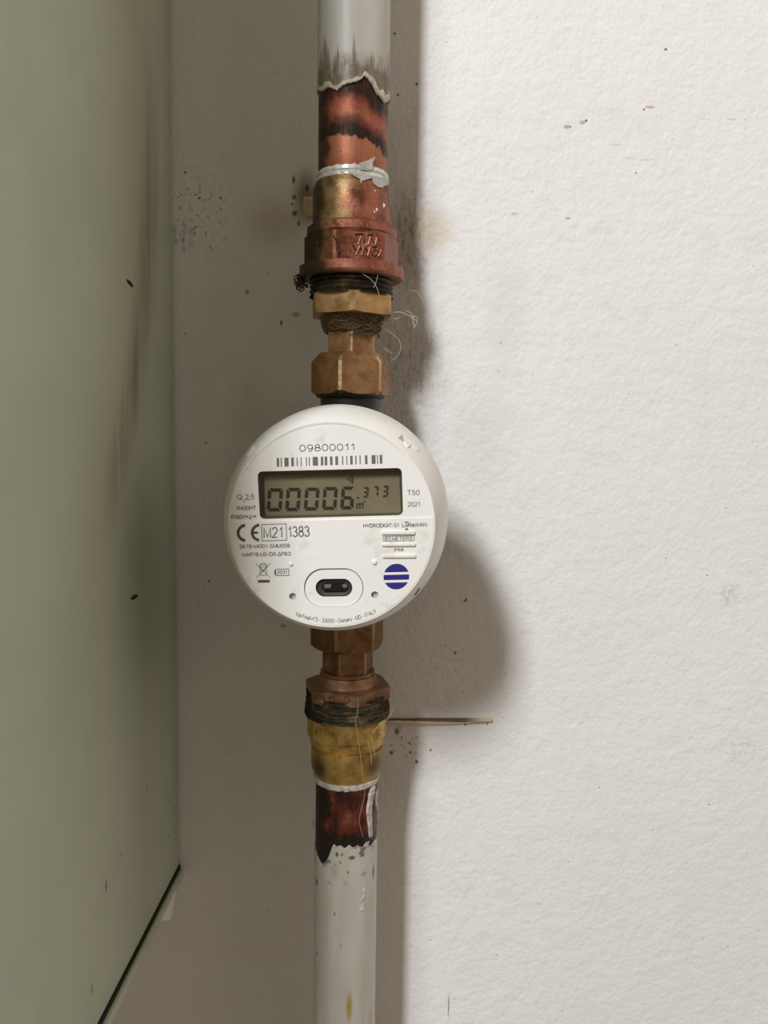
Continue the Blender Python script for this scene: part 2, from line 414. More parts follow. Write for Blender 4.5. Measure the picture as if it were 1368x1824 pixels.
# paint coat: its torn lower edge read off the photograph
def edge_fn(pairs, cx, half, amp=3.0):
    pairs = sorted(pairs)
    def f(th):
        x = cx + half * math.sin(th)
        if math.cos(th) < 0 or x < pairs[0][0] or x > pairs[-1][0]:
            e = pairs[0][1] if math.sin(th) < 0 else pairs[-1][1]
            if math.cos(th) < 0:
                w = (math.sin(th) + 1) / 2; e = pairs[0][1] * (1 - w) + pairs[-1][1] * w
            return e + amp * 3 * mnoise.noise(Vector((th * 3, 0.3, 0))) * abs(min(math.cos(th), 0))
        for (x0, y0), (x1, y1) in zip(pairs[:-1], pairs[1:]):
            if x0 <= x <= x1:
                return y0 + (y1 - y0) * (x - x0) / (x1 - x0) + amp * 0.5 * mnoise.noise(Vector((th * 30, 1.7, 0)))
    return f
E_UP = [(566, 138), (570, 145), (577, 151), (588, 149), (596, 154), (605, 160), (614, 153), (625, 149), (636, 146.5), (645, 142), (651, 134), (657, 137),
        (666, 146), (673, 159), (680, 163), (687, 169), (692, 160), (694, 150)]
eu = edge_fn(E_UP, 629.5, 64.5)
def paint_white(name, zpx, ylo, yhi, cfg):
    t = NT(name); s = t.sep(t.P)
    col = t.mix(t.rng(t.noise(70, 4, stretch=(1, 1, 0.2)), 0.35, 0.65), (0.72, 0.695, 0.655), (0.66, 0.63, 0.585))
    cfg(t, s, zpx)
    return t, s, col
def coat_upper():
    t = NT('aged_white_paint_upper'); z0 = up.location.z; s = t.sep(t.P); zpx = lambda p: zf(p) - z0
    col = t.mix(t.rng(t.noise(70, 4, stretch=(1, 1, 0.2)), 0.35, 0.65), (0.60, 0.575, 0.535), (0.53, 0.50, 0.455))
    st = t.noise(330, 4, 0.6, stretch=(1, 1, 0.09))
    fil = t.rng(s[2], zpx(150), zpx(20), 0.30, 0.80, smooth=False)          # threshold rises up the pipe: streaks thin out
    m = t.rng(t.math('SUBTRACT', st, fil), -0.06, 0.09)
    col = t.mix(t.math('MULTIPLY', m, 0.75), col, (0.16, 0.115, 0.07))
    base = t.math('MULTIPLY', t.rng(t.math('ADD', s[2], t.math('MULTIPLY', t.math('SUBTRACT', t.noise(150, 4), 0.5), 0.012)), zpx(122), zpx(84), 1, 0),
                  t.rng(t.noise(260, 5, 0.65), 0.25, 0.6))
    col = t.mix(t.math('MULTIPLY', base, 0.85), col, (0.145, 0.105, 0.058))
    return t.done(col, 0.42, 0, t.bump(t.noise(240, 3, stretch=(1, 1, 0.25)), 0.2, 0.0005), 0.4)
def coat(edge, side, ztop, r, thick, lip, ax, ay, seg=180):
    """painted shell; side=+1: shell lies above its torn edge, -1: below"""
    k = 0.0145
    rows = [(0.0, r), (0.0002, r + thick + lip), (0.0012, r + thick + lip * 0.9), (0.0026, r + thick), (0.008, r + thick)]
    bm = bmesh.new(); V = []
    for dz, rr in rows:
        row = []
        for i in range(seg):
            th = 2 * PI * i / seg; z = zf(edge(th)) + side * dz
            row.append(bm.verts.new((ax + rr * math.sin(th), ay - rr * math.cos(th), z)))
        V.append(row)
    V.append([bm.verts.new((ax + (r + thick) * math.sin(2 * PI * i / seg), ay - (r + thick) * math.cos(2 * PI * i / seg), ztop)) for i in range(seg)])
    grid_faces(bm, V); return bm
PC = obj('paint_coat', coat(eu, 1, Z_TOP, RCU, 0.0005, 0.0002, AX, AY), coat_upper(), up, 'white paint coat, scorched brown towards its torn edge')
# cream lip of lifted paint along the torn edge
def lip_strip(edge, w_fn, side, r, ax, ay, th_a, th_b, n=150):
    bm = bmesh.new(); rows = [[], [], [], []]
    for i in range(n + 1):
        th = th_a + (th_b - th_a) * i / n; z = zf(edge(th)); w = w_fn(th)
        for k, (dz, dr) in enumerate([(-0.05, -0.0002), (0.08, 0.00045), (0.8, 0.0004), (1.0, -0.0001)]):
            rr = r + dr; rows[k].append(bm.verts.new((ax + rr * math.sin(th), ay - rr * math.cos(th), z + side * dz * w)))
    grid_faces(bm, rows, closed=False); return bm
wl = lambda th: 0.0023 * (0.85 + 1.0 * mnoise.noise(Vector((th * 5.5, 4.1, 0)))) + (0.0013 if 0.5 < th < 1.5 else 0)
obj('paint_lip', lip_strip(eu, wl, 1, RP, AX, AY, -1.45, 1.5), plain('cream_paint_edge', (0.62, 0.55, 0.44), 0.5, 0, 0.35, 500), PC, 'cream rim of lifted paint')

# ---- upper copper coupling
COP = [(0.25, (0.20, 0.075, 0.04)), (0.45, (0.42, 0.17, 0.10)), (0.6, (0.50, 0.22, 0.13)), (0.8, (0.38, 0.24, 0.12))]
def copper_fit():
    t = NT('tarnished_copper'); s = t.sep(t.P)
    n = t.noise(150, 5, 0.6)
    red = t.ramp(n, [(0.3, (0.15, 0.045, 0.026)), (0.5, (0.33, 0.115, 0.07)), (0.72, (0.45, 0.19, 0.125))])
    br = t.ramp(n, [(0.3, (0.12, 0.075, 0.03)), (0.5, (0.27, 0.165, 0.07)), (0.72, (0.43, 0.28, 0.14))])
    w = t.math('ADD', t.math('MULTIPLY', s[0], -70), t.math('MULTIPLY', t.math('SUBTRACT', t.noise(90, 4), 0.5), 2.2))
    up_ = t.rng(s[2], 0.020, 0.026)
    w = t.math('ADD', w, t.math('MULTIPLY_ADD', up_, 0.6, -0.45))
    col = t.mix(t.rng(w, -0.1, 0.5), red, br)
    grime = t.rng(t.math('ADD', s[0], t.math('MULTIPLY', t.math('SUBTRACT', t.noise(70, 5, 0.65), 0.5), 0.016)), -0.0085, -0.0125); col = t.mix(t.math('MULTIPLY', grime, 0.8), col, (0.045, 0.032, 0.018))  # grime on the left that also carries painted shade
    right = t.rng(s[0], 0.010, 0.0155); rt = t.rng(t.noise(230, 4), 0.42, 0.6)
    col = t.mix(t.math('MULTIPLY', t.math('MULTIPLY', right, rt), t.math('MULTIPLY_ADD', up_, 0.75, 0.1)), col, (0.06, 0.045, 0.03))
    g = t.rng(t.noise(330, 4), 0.6, 0.7); col = t.mix(t.math('MULTIPLY', g, 0.5), col, (0.08, 0.04, 0.025))
    fl = t.rng(t.noise(800, 2), 0.66, 0.72); col = t.mix(t.math('MULTIPLY', fl, 0.5), col, (0.62, 0.42, 0.28))
    return t.done(col, t.rng(n, 0.3, 0.7, 0.36, 0.56), 0.7, t.bump(t.noise(600, 4), 0.3, 0.0004))
CF = copper_fit()
fit = thing('pipe_coupling', 'upper tarnished copper coupling with white solder on its rim and worn embossed letters', 'coupling', (AX, AY, zf(494, 0.022)))
def L(lst, mode='z'):                           # list of (front pixel y, half pixels) -> (z, r)
    out = []
    for py, h in lst:
        r = rp(h, py); out.append((zf(py, r), r))
    return out
rs = rp(70.5, 345)
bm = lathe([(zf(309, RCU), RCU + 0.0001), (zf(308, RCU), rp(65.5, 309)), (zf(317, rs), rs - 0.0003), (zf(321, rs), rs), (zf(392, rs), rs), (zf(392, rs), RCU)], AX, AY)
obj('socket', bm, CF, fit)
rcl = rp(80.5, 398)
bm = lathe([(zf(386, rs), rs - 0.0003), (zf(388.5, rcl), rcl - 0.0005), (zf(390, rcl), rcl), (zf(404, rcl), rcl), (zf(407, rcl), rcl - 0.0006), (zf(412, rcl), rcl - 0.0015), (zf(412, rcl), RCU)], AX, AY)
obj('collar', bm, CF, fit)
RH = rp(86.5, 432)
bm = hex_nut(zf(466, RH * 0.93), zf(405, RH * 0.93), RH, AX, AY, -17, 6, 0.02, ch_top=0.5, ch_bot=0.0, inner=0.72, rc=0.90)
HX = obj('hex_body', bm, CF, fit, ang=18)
rfl = rp(93.5, 475)
bm = lathe([(zf(460, rfl), RH * 0.8), (zf(458.5, rfl), rfl - 0.0006), (zf(460, rfl), rfl), (zf(462, rfl), rfl), (zf(476, rfl), rfl), (zf(480, rfl), rfl - 0.0006), (zf(482, rfl), rfl - 0.0018), (zf(482, rfl) + 0.0003, rp(70, 493))], AX, AY,
           fn=lambda th, z, r, k: (z + 0.00035 * mnoise.noise(Vector((math.sin(th) * 2.2, math.cos(th) * 2.2, 0))), r + 0.0002 * mnoise.noise(Vector((math.sin(th) * 4, math.cos(th) * 4, 3)))))
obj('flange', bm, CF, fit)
# worn, unreadable raised letters on the right-hand flat of the hexagon
def on_flat(px, py, th0, R, n=6, bev=0):
    """where the view ray meets the flat of a nut that starts at corner th0 (degrees)"""
    m = math.radians(th0) + PI / n; nx, ny = math.sin(m), -math.cos(m); ap = R * math.cos(PI / n)
    d = ray(px, py); k = (ap - ((CAM.x - AX) * nx + (CAM.y - AY) * ny)) / (d.x * nx + d.y * ny)
    return CAM + d * k, Vector((nx, ny, 0))
def strokes(lines, th0, R, parent, mat, w=0.00035, h=0.0004):
    bm = bmesh.new()
    for ln in lines:
        P = []
        for px, py in ln:
            p, nv = on_flat(px, py, th0, R); P.append(p + nv * (h * 0.2))
        tube(bm, P, w, 6)
    return obj('lettering', bm, mat, parent)
def emb(name, c):
    return plain(name, c, 0.42, 0.7, 0.6, 500)
EMB = emb('embossed_copper', (0.36, 0.13, 0.075))  # letters brighter than the body, a highlight put into their colour
S1 = [[(626, 421), (630, 430), (627, 432)], [(636, 420), (640, 433)], [(643, 421), (638, 436)], [(648, 420), (654, 432), (652, 438)], [(660, 422), (656, 436)], [(662, 422), (666, 432)],
      [(671, 424), (669, 436)], [(671, 424), (676, 427), (672, 431), (677, 437)],
      [(634, 455), (641, 438)], [(644, 455), (648, 440)], [(648, 440), (652, 455)], [(655, 456), (659, 441)],
      [(668, 443), (663, 447), (662, 453), (667, 456), (671, 452), (671, 446), (668, 443)], [(674, 445), (679, 456)], [(679, 446), (674, 457)],
      [(617, 456), (623, 458)], [(622, 440), (624, 448)]]
strokes(S1, -17, RH, HX, EMB, 0.0004)
DARKGR = plain('black_grime', (0.02, 0.014, 0.010), 0.7, 0, 0.5, 500)
bm = bmesh.new()
for ln in [[(594, 420), (600, 430), (601, 446)], [(604, 450), (604, 459)], [(628, 436), (634, 446)], [(640, 437), (646, 449)], [(651, 441), (657, 452)], [(650, 420), (648, 432)], [(663, 440), (672, 440)], [(632, 418), (648, 417)], [(655, 418), (664, 419)]]:
    P = []
    for px, py in ln:
        p, nv = on_flat(px, py, -17 if px > 601 else -77, RH); P.append(p)
    tube(bm, P, 0.00035, 6)
obj('grime', bm, DARKGR, HX, 'black grime between the worn letters')
# solder / white putty bead
WHITE_P = plain('white_putty', (0.74, 0.72, 0.67), 0.35, 0.15, 0.3, 260, bump=0.3)
def bead_fn(th, z, r, k):
    side = 1 if -0.2 < math.sin(th) else 0
    a = mnoise.noise(Vector((math.sin(th) * 5, math.cos(th) * 5, k * 0.7)))
    b = mnoise.noise(Vector((math.sin(th) * 14, math.cos(th) * 14, k * 1.3)))
    return z + (0.0005 * a + 0.0005 * b) * (1.4 if k in (0, 5) else 0.4) + (-0.0014 * max(0, math.sin(th) - 0.25) if k >= 4 else 0), r + 0.00018 * b
zb1, zb0 = zf(291, RP), zf(310, RP)
bm = lathe([(zb1, RCU - 0.0001), (zb1 - 0.0004, RP + 0.0002), (zb1 - 0.0017, RP + 0.0005), (zb1 - 0.0024, RP + 0.0002), (zb1 - 0.0034, RP + 0.0008), (zb0 - 0.0004, rp(66.5, 312)), (zb0 - 0.0006, RCU)], AX, AY, 140, bead_fn)
SB = obj('solder_bead', bm, WHITE_P, fit, 'uneven white bead where the pipe enters the coupling')
def on_cyl(px, py, R):
    """view ray against the vertical cylinder of the pipe axis"""
    d = ray(px, py); ox, oy = CAM.x - AX, CAM.y - AY
    a = d.x ** 2 + d.y ** 2; b = ox * d.x + oy * d.y; c = ox * ox + oy * oy - R * R
    q = b * b - a * c
    if q < 0: k = -b / a
    else: k = (-b - math.sqrt(q)) / a
    return CAM + d * k
def flake(bm, outline, R, thick=0.0005):
    P = [on_cyl(x, y, R) for x, y in outline]
    n = sum(((p - Vector((AX, AY, p.z))) for p in P), Vector()).normalized()
    prism(bm, P, n * thick, -n * 0.0004)
bm = bmesh.new()
flake(bm, [(640, 291), (655, 286), (667, 279), (666, 285), (662, 290), (663, 302), (652, 305), (641, 303)], RP, 0.0009)
flake(bm, [(626, 310), (650, 311), (664, 313), (661, 318), (653, 320), (645, 322), (643, 328), (641, 319), (633, 315)], rs, 0.0003)
flake(bm, [(662, 314), (686, 318), (689, 330), (684, 331), (680, 334), (673, 334), (666, 329), (663, 322)], rs, 0.0005)
obj('solder_run', bm, plain('grey_white_putty', (0.55, 0.54, 0.49), 0.4, 0.1, 0.3, 300), SB)
bm = bmesh.new()
for x, y, a in [(683, 366, 3.2), (671, 374, 2.4), (667, 378, 1.8), (668, 340, 1.5)]:
    p = on_cyl(x, y, rs); blob(bm, p, (a * 0.00022, 0.0003, a * 0.0003), x, 0.5)
obj('putty_speck', bm, WHITE_P, fit)

# ---- upper brass reducing bush
def brass(name, a, b, c, grime=0.6, rough=(0.34, 0.54), met=0.8, scale=170, sp=None):
    return metal(name, [(0.25, a), (0.5, b), (0.75, c)], None, scale, rough, met, sp, 0, 0.25, grime=grime)
BR1 = brass('aged_brass', (0.28, 0.17, 0.07), (0.48, 0.30, 0.13), (0.60, 0.40, 0.20), 0.45)
BR1D = brass('grimy_brass', (0.06, 0.045, 0.025), (0.14, 0.095, 0.05), (0.25, 0.17, 0.08), 0.7)
BRN = brass('brown_bronze', (0.24, 0.125, 0.055), (0.40, 0.215, 0.10), (0.50, 0.29, 0.15), 0.35, (0.36, 0.52))
bush = thing('reducing_bush', 'upper brass bush, its thin hexagon under the copper coupling and hemp fuzz on its neck', 'bush', (AX, AY, zf(628, 0.010)))
rth = rp(75, 502)
pr = []
zt0, zt1 = zf(480, rth), zf(518, rth)
for k in range(9):
    z = zt0 + (zt1 - zt0) * k / 8; pr.append((z, rth - (0.0009 if k % 2 else 0.0)))
obj('thread', lathe(pr, AX, AY), metal('black_thread', [(0.3, (0.010, 0.009, 0.006)), (0.55, (0.03, 0.024, 0.014)), (0.75, (0.16, 0.10, 0.045))], None, 150, (0.4, 0.6), 0.5, (0.1, 0.08, 0.05), grime=0.7), bush)
RB = rp(78.5, 533)
bm = hex_nut(zf(553, RB), zf(514.5, RB * 0.97), RB, AX, AY, 7, 6, 0.02, ch_top=0.35, ch_bot=0.3, inner=0.5, rc=0.91)
obj('hexagon', bm, BR1, bush, ang=18)
bm = lathe([(zf(548, 0.013), rp(57, 555)), (zf(560, 0.013), rp(55, 560)), (zf(575, 0.0125), rp(52, 575)), (zf(587, 0.0115), rp(48.5, 590)), (zf(589, 0.0112), rp(44, 600))], AX, AY,
           fn=lambda th, z, r, k: (z, r + 0.0004 * mnoise.noise(Vector((math.sin(th) * 6, math.cos(th) * 6, z * 400)))))
obj('shoulder', bm, BR1D, bush)
RN = rp(46.5, 608)
bm = hex_nut(zf(634, RN), zf(585, RN * 0.97), RN, AX, AY, 5, 6, 0.022, ch_top=0, ch_bot=0, inner=0.7, rc=0.88)
WORN_HL = metal('worn_edge_highlight', [(0.3, (0.55, 0.36, 0.18)), (0.6, (0.72, 0.50, 0.28)), (0.8, (0.80, 0.60, 0.38))], None, 300, (0.3, 0.45), 0.8, grime=0.25)  # worn corners, bright enough to paint in their edge highlights
obj('neck', bm, BRN, bush, mat2=WORN_HL, ang=18)

# ---- upper union nut
nut = thing('union_nut', 'upper bronze union nut screwed onto the black meter inlet', 'nut', (AX, AY, zf(702, 0.017)))
RU = rp(73.5, 662)
bm = hex_nut(zf(701, RU * 0.93), zf(632, RU * 0.93), RU, AX, AY, -11, 6, 0.024, ch_top=1.15, ch_bot=0.75, inner=0.62, rc=0.865)
obj('body', bm, BRN, nut, mat2=WORN_HL, ang=18)
bm = lathe([(zf(624, 0.012), RN * 0.9), (zf(625.5, 0.013), rp(56, 627)), (zf(633, 0.015), RU * 0.865), (zf(634, 0.015), RU * 0.7)], AX, AY)
obj('shoulder', bm, BRN, nut)
bm = lathe([(zf(699, 0.015), RU * 0.7), (zf(701, 0.015), rp(62, 702)), (zf(706, 0.014), rp(60, 706)), (zf(708, 0.014), rp(52, 706))], AX, AY)
obj('ring', bm, plain('black_ring', (0.022, 0.02, 0.016), 0.5, 0.2, 0.3, 500), nut)

# ---- lower copper pipe
LP = rp(56.5, 1500); LCU = LP - 0.0005
lo = thing('copper_pipe', 'lower copper pipe, white painted below a scorched dark red band', 'pipe', (AX, AY, zf(1400)))
def copper_lower():
    t = NT('copper_lower'); s = t.sep(t.P); n = t.noise(170, 5, 0.62, stretch=(1, 1, 0.6))
    col = t.ramp(n, [(0.36, (0.025, 0.013, 0.010)), (0.5, (0.12, 0.032, 0.02)), (0.62, (0.26, 0.065, 0.042)), (0.78, (0.45, 0.17, 0.12))])
    z0 = lo.location.z
    bt = t.rng(t.math('ADD', s[2], t.math('MULTIPLY', t.math('SUBTRACT', t.noise(160, 3), 0.5), 0.012)), zf(1488) - z0, zf(1500) - z0)
    col = t.mix(t.math('MULTIPLY', bt, 0.9), col, (0.025, 0.022, 0.016))
    soot_shade = t.rng(t.math('ADD', s[0], t.math('MULTIPLY', t.math('SUBTRACT', t.noise(110, 4, 0.65), 0.5), 0.014)), -0.005, -0.0085); col = t.mix(t.math('MULTIPLY', soot_shade, 0.85), col, (0.025, 0.018, 0.013))  # ragged soot at left, deepened by shade painted into the colour
    return t.done(col, t.rng(n, 0.3, 0.7, 0.55, 0.38), 0.6, t.bump(n, 0.3, 0.0004))
bm = lathe([(-0.66, LCU), (zf(1640), LCU), (zf(1500), LCU), (zf(1390), LCU)], AX, AY, cap=(True, True))
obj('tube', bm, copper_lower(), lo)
E_LO = [(558.5, 1533), (564, 1540), (572, 1549), (578, 1549), (583, 1540), (588, 1532), (592, 1519), (596, 1507), (602, 1511), (610, 1508), (617, 1513), (624, 1507), (632, 1513), (640, 1510), (648, 1515), (655, 1508), (662, 1520), (670, 1516)]
el = edge_fn(E_LO, 615, 57)
def coat_lower():
    t = NT('aged_white_paint_lower'); z0 = lo.location.z; s = t.sep(t.P)
    col = t.mix(t.rng(t.noise(80, 4, stretch=(1, 1, 0.2)), 0.35, 0.65), (0.60, 0.575, 0.53), (0.52, 0.49, 0.435))
    top = t.rng(s[2], zf(1610) - z0, zf(1530) - z0)
    m = t.math('MULTIPLY', top, t.rng(t.noise(190, 5, 0.6), 0.56, 0.66)); col = t.mix(t.math('MULTIPLY', m, 0.75), col, (0.055, 0.058, 0.042))
    yel = t.math('MULTIPLY', t.rng(t.noise(120, 3, stretch=(1, 1, 0.3)), 0.5, 0.7), 0.4); col = t.mix(yel, col, (0.52, 0.43, 0.27))
    def pt(x, y, rx, rz, c, k=0.9, soft=0.8):
        nonlocal col
        p = on_cyl(x, y, LP) - lo.location; col = t.mix(t.math('MULTIPLY', t.spot(p, (rx, 0.006, rz), soft), k), col, c)
    pt(622, 1795, 0.0021, 0.0105, (0.42, 0.26, 0.07)); pt(622, 1793, 0.0004, 0.0005, (0.03, 0.02, 0.01)); pt(660, 1815, 0.0017, 0.008, (0.48, 0.36, 0.22), 0.6)
    pt(596, 1553, 0.002, 0.005, (0.45, 0.35, 0.2), 0.6); pt(627, 1528, 0.0022, 0.0013, (0.03, 0.032, 0.022)); pt(600, 1522, 0.001, 0.0018, (0.03, 0.03, 0.02))
    pt(564, 1571, 0.0009, 0.0022, (0.03, 0.03, 0.02)); pt(665, 1553, 0.0007, 0.0045, (0.06, 0.065, 0.05)); pt(620, 1554, 0.0006, 0.0008, (0.05, 0.05, 0.04))
    pt(596, 1628, 0.0004, 0.0013, (0.03, 0.025, 0.02)); pt(565, 1698, 0.0005, 0.0013, (0.03, 0.025, 0.02)); pt(607, 1685, 0.0007, 0.002, (0.5, 0.26, 0.2), 0.7)
    pt(602, 1727, 0.0003, 0.0003, (0.05, 0.04, 0.03)); pt(576, 1655, 0.001, 0.01, (0.5, 0.5, 0.45), 0.5)
    return t.done(col, 0.28, 0, t.bump(t.noise(190, 3, stretch=(1, 1, 0.22)), 0.4, 0.0007), 0.5)
obj('paint_coat', coat(el, -1, -0.66, LCU, 0.0005, 0.00008, AX, AY), coat_lower(), lo, 'glossy white paint coat with brown stains')
DRIPW = plain('white_drip', (0.70, 0.67, 0.62), 0.32, 0, 0.45, 420, bump=0.4)
def drip(pts, w0, w1, R, parent, name='paint_drip'):
    bm = bmesh.new(); P = bez([on_cyl(x, y, R) for x, y in pts], 6); rows = []
    for i, p in enumerate(P):
        q = i / (len(P) - 1); w = (w0 + (w1 - w0) * q) * (1 + 0.35 * mnoise.noise(Vector((i * 0.6, pts[0][0], 0))))
        if i in (0, len(P) - 1): w *= 0.4
        nrm_ = (p - Vector((AX, AY, p.z))).normalized(); sd = Vector((0, 0, 1)).cross(nrm_).normalized()
        rows.append([bm.verts.new(p + sd * w * math.cos(a) + nrm_ * (0.55 * w * math.sin(a))) for a in [2 * PI * k / 8 for k in range(8)]])
    grid_faces(bm, rows); bm.faces.new(rows[0]); bm.faces.new(rows[-1]); return obj(name, bm, DRIPW, parent)
drip([(664, 1398), (660, 1420), (657, 1445), (659, 1470), (660, 1492)], 0.0021, 0.0013, LCU, lo)
drip([(671, 1405), (669, 1425), (671.5, 1445), (671, 1468)], 0.0016, 0.0010, LCU, lo)
drip([(656, 1498), (656, 1504)], 0.0005, 0.0003, LCU, lo)
drip([(648, 1575), (646, 1600), (643, 1624)], 0.0014, 0.0018, LP - 0.0006, lo)
drip([(649, 1690), (654, 1700)], 0.0005, 0.0007, LP - 0.0002, lo)
drip([(658, 1626), (666, 1614), (671, 1603)], 0.0004, 0.0003, LP - 0.0002, lo)
drip([(558, 1462), (558, 1474)], 0.0006, 0.0004, LCU, lo)

# ---- lower brass coupling
BY = brass('yellow_brass', (0.36, 0.22, 0.055), (0.60, 0.38, 0.10), (0.72, 0.50, 0.17), 0.30, (0.30, 0.46), 0.8, 120, (0.6, 0.45, 0.2))
def brass_low():
    t = NT('yellow_brass_scorch_shade'); s = t.sep(t.P); n = t.noise(120, 4, 0.6)
    col = t.ramp(n, [(0.25, (0.34, 0.20, 0.055)), (0.5, (0.58, 0.36, 0.10)), (0.75, (0.70, 0.47, 0.16))])
    sd = t.rng(t.noise(75, 4, 0.6), 0.50, 0.66)
    col = t.mix(t.math('MULTIPLY', sd, 0.35), col, (0.10, 0.055, 0.025))
    for px_, py_, rx, rz in [(672, 1365, 0.008, 0.011), (566, 1372, 0.0075, 0.011), (690, 1318, 0.004, 0.006)]:  # ragged patches paint the dark reflections on the brass's sides
        p = at(px_, py_, AY - 0.011) - LF_LOC
        col = t.mix(t.math('MULTIPLY', t.math('MULTIPLY', t.spot(p, (rx, 0.02, rz), 0.9), t.rng(t.noise(120, 4, 0.65), 0.30, 0.55)), 0.9), col, (0.085, 0.042, 0.02))
    g = t.rng(t.noise(260, 4), 0.6, 0.7); col = t.mix(t.math('MULTIPLY', g, 0.35), col, (0.12, 0.07, 0.03))
    return t.done(col, t.rng(n, 0.3, 0.7, 0.34, 0.5), 0.75, t.bump(t.noise(500, 4), 0.2, 0.0003))
LF_LOC = Vector((AX, AY, zf(1405)))
BYM = brass_low()
lf = thing('pipe_coupling', 'lower yellow brass coupling tapering in rings to the painted pipe', 'coupling', (AX, AY, zf(1405)))
RL = rp(79, 1305)
bm = hex_nut(zf(1333, RL * 0.95), zf(1284, RL * 0.95), RL, AX, AY, 1, 6, 0.075, ch_top=1.1, ch_bot=1.2, inner=0.6, rc=0.875)
WY = metal('worn_yellow_brass', [(0.3, (0.38, 0.24, 0.065)), (0.6, (0.60, 0.40, 0.13)), (0.8, (0.70, 0.50, 0.18))], None, 200, (0.32, 0.45), 0.8, grime=0.4)
LH = obj('hex_body', bm, BYM, lf, mat2=WY, ang=18)
def strokes2(lines, th0, R, parent, mat, w=0.0003):
    return strokes(lines, th0, R, parent, mat, w)
EMB2 = emb('embossed_brass', (0.48, 0.30, 0.10))
strokes2([[(560, 1303), (566, 1298), (563, 1310)], [(572, 1297), (570, 1309)], [(577, 1300), (582, 1299)], [(588, 1306), (595, 1308), (593, 1312)], [(606, 1304), (612, 1310)]], -59, RL, LH, EMB2)
strokes2([[(646, 1306), (644, 1313), (652, 1314), (651, 1306), (646, 1306)], [(660, 1303), (664, 1311)], [(672, 1300), (670, 1312), (679, 1308)], [(684, 1304), (686, 1296)]], 1, RL, LH, EMB2)
r1, r2 = rp(65.5, 1335), rp(63.5, 1370)
bm = lathe([(zf(1322, r1), r1 - 0.0004), (zf(1324, r1), r1), (zf(1344, r1), r1), (zf(1347, r1), r1 - 0.0006), (zf(1349, r1), r2 - 0.0009)], AX, AY)
obj('ring', bm, BYM, lf)
bm = lathe([(zf(1346, r1), r2 - 0.0009), (zf(1350, r2), r2 - 0.0008), (zf(1352, r2), r2), (zf(1384, r2), r2), (zf(1392, r2), r2 - 0.0005), (zf(1402, r2), rp(57.5, 1402)), (zf(1403, r2), LCU)], AX, AY)
obj('socket', bm, BYM, lf)
def bead2(th, z, r, k):
    b = mnoise.noise(Vector((math.sin(th) * 9, math.cos(th) * 9, k * 1.3)))
    return z + 0.0007 * b * (1 if k > 1 else 0.3), r + 0.00025 * b
zq = zf(1400, LP)
bm = lathe([(zq, LCU), (zq - 0.0003, LP + 0.0006), (zq - 0.0016, LP + 0.0005), (zq - 0.0026, LP + 0.0001), (zq - 0.0028, LCU - 0.0001)], AX, AY, 140, bead2)
obj('solder_bead', bm, DRIPW, lf, 'thin white bead under the brass coupling')

# ---- lower bronze bush
BRND = brass('dark_brown_bronze', (0.13, 0.068, 0.033), (0.27, 0.145, 0.07), (0.38, 0.22, 0.11), 0.4, (0.36, 0.52))
lb = thing('reducing_bush', 'lower bronze bush with a dark hexagon above the hemp-wrapped brass thread', 'bush', (AX, AY, zf(1290, 0.018)))
RLB = rp(79.5, 1245)
BRL = brass('dark_bronze', (0.16, 0.085, 0.045), (0.30, 0.165, 0.09), (0.44, 0.26, 0.15), 0.45, (0.4, 0.56))
bm = hex_nut(zf(1264, RLB), zf(1241, RLB), RLB, AX, AY, 16, 6, 0.02, ch_top=0.25, ch_bot=0.2, inner=0.45, rc=0.9)
LBX = obj('hexagon', bm, BRL, lb, ang=18)
EMB3 = emb('embossed_bronze', (0.30, 0.16, 0.095))
strokes2([[(570, 1237), (568, 1247), (576, 1250), (577, 1240)], [(583, 1238), (589, 1246), (590, 1238)], [(595, 1238), (595, 1251), (601, 1252)], [(612, 1241), (621, 1242), (624, 1247), (615, 1254)]], -44, RLB, LBX, EMB3)
rt2 = rp(76.5, 1275)
pr = []
z0_, z1_ = zf(1294, rt2), zf(1254, rt2)
for k in range(13):
    q = k / 12; pr.append((z0_ + (z1_ - z0_) * q, rt2 - (0.00035 if k % 2 else 0.0) - 0.0010 * q))
bm = lathe(pr, AX, AY, 120, lambda th, z, r, k: (z + 0.0014 * mnoise.noise(Vector((math.sin(th) * 2, math.cos(th) * 2, k * 0.25))), r + 0.0004 * mnoise.noise(Vector((math.sin(th) * 8, math.cos(th) * 8, k * 0.8)))))
def hemp_packed():
    t = NT('hemp_packed_thread'); n = t.noise(150, 5, 0.65, stretch=(1, 1, 2.2))
    col = t.ramp(n, [(0.32, (0.012, 0.010, 0.006)), (0.5, (0.040, 0.032, 0.019)), (0.66, (0.11, 0.085, 0.05)), (0.8, (0.20, 0.15, 0.09))])
    return t.done(col, 0.75, 0, t.bump(t.noise(900, 3, stretch=(1, 1, 3)), 0.5, 0.0004), 0.12)
obj('thread', bm, hemp_packed(), lb, 'thread packed with dark grey hemp')
RLN = rp(47, 1185)
bm = hex_nut(zf(1216, RLN), zf(1150, RLN), RLN, AX, AY, -14, 6, 0.03, inner=0.6, rc=0.9, ch_bot=0.3)
WORN_HL2 = metal('worn_edge_highlight_dark', [(0.3, (0.28, 0.16, 0.08)), (0.6, (0.42, 0.26, 0.13)), (0.8, (0.5, 0.33, 0.18))], None, 300, (0.35, 0.5), 0.8, grime=0.3)  # duller worn corners, still painting thin edge highlights
obj('neck', bm, BRND, lb, mat2=WORN_HL2, ang=18)
zh = zf(1241, RLB)
bm = lathe([(zh - 0.0005, rp(54, 1216)), (zh + 0.0004, rp(52, 1216)), (zf(1217, RLN), rp(51, 1210)), (zf(1213, RLN), rp(49.5, 1210)), (zf(1212, RLN), RLN * 0.8)], AX, AY)
obj('boss', bm, BRL, lb)
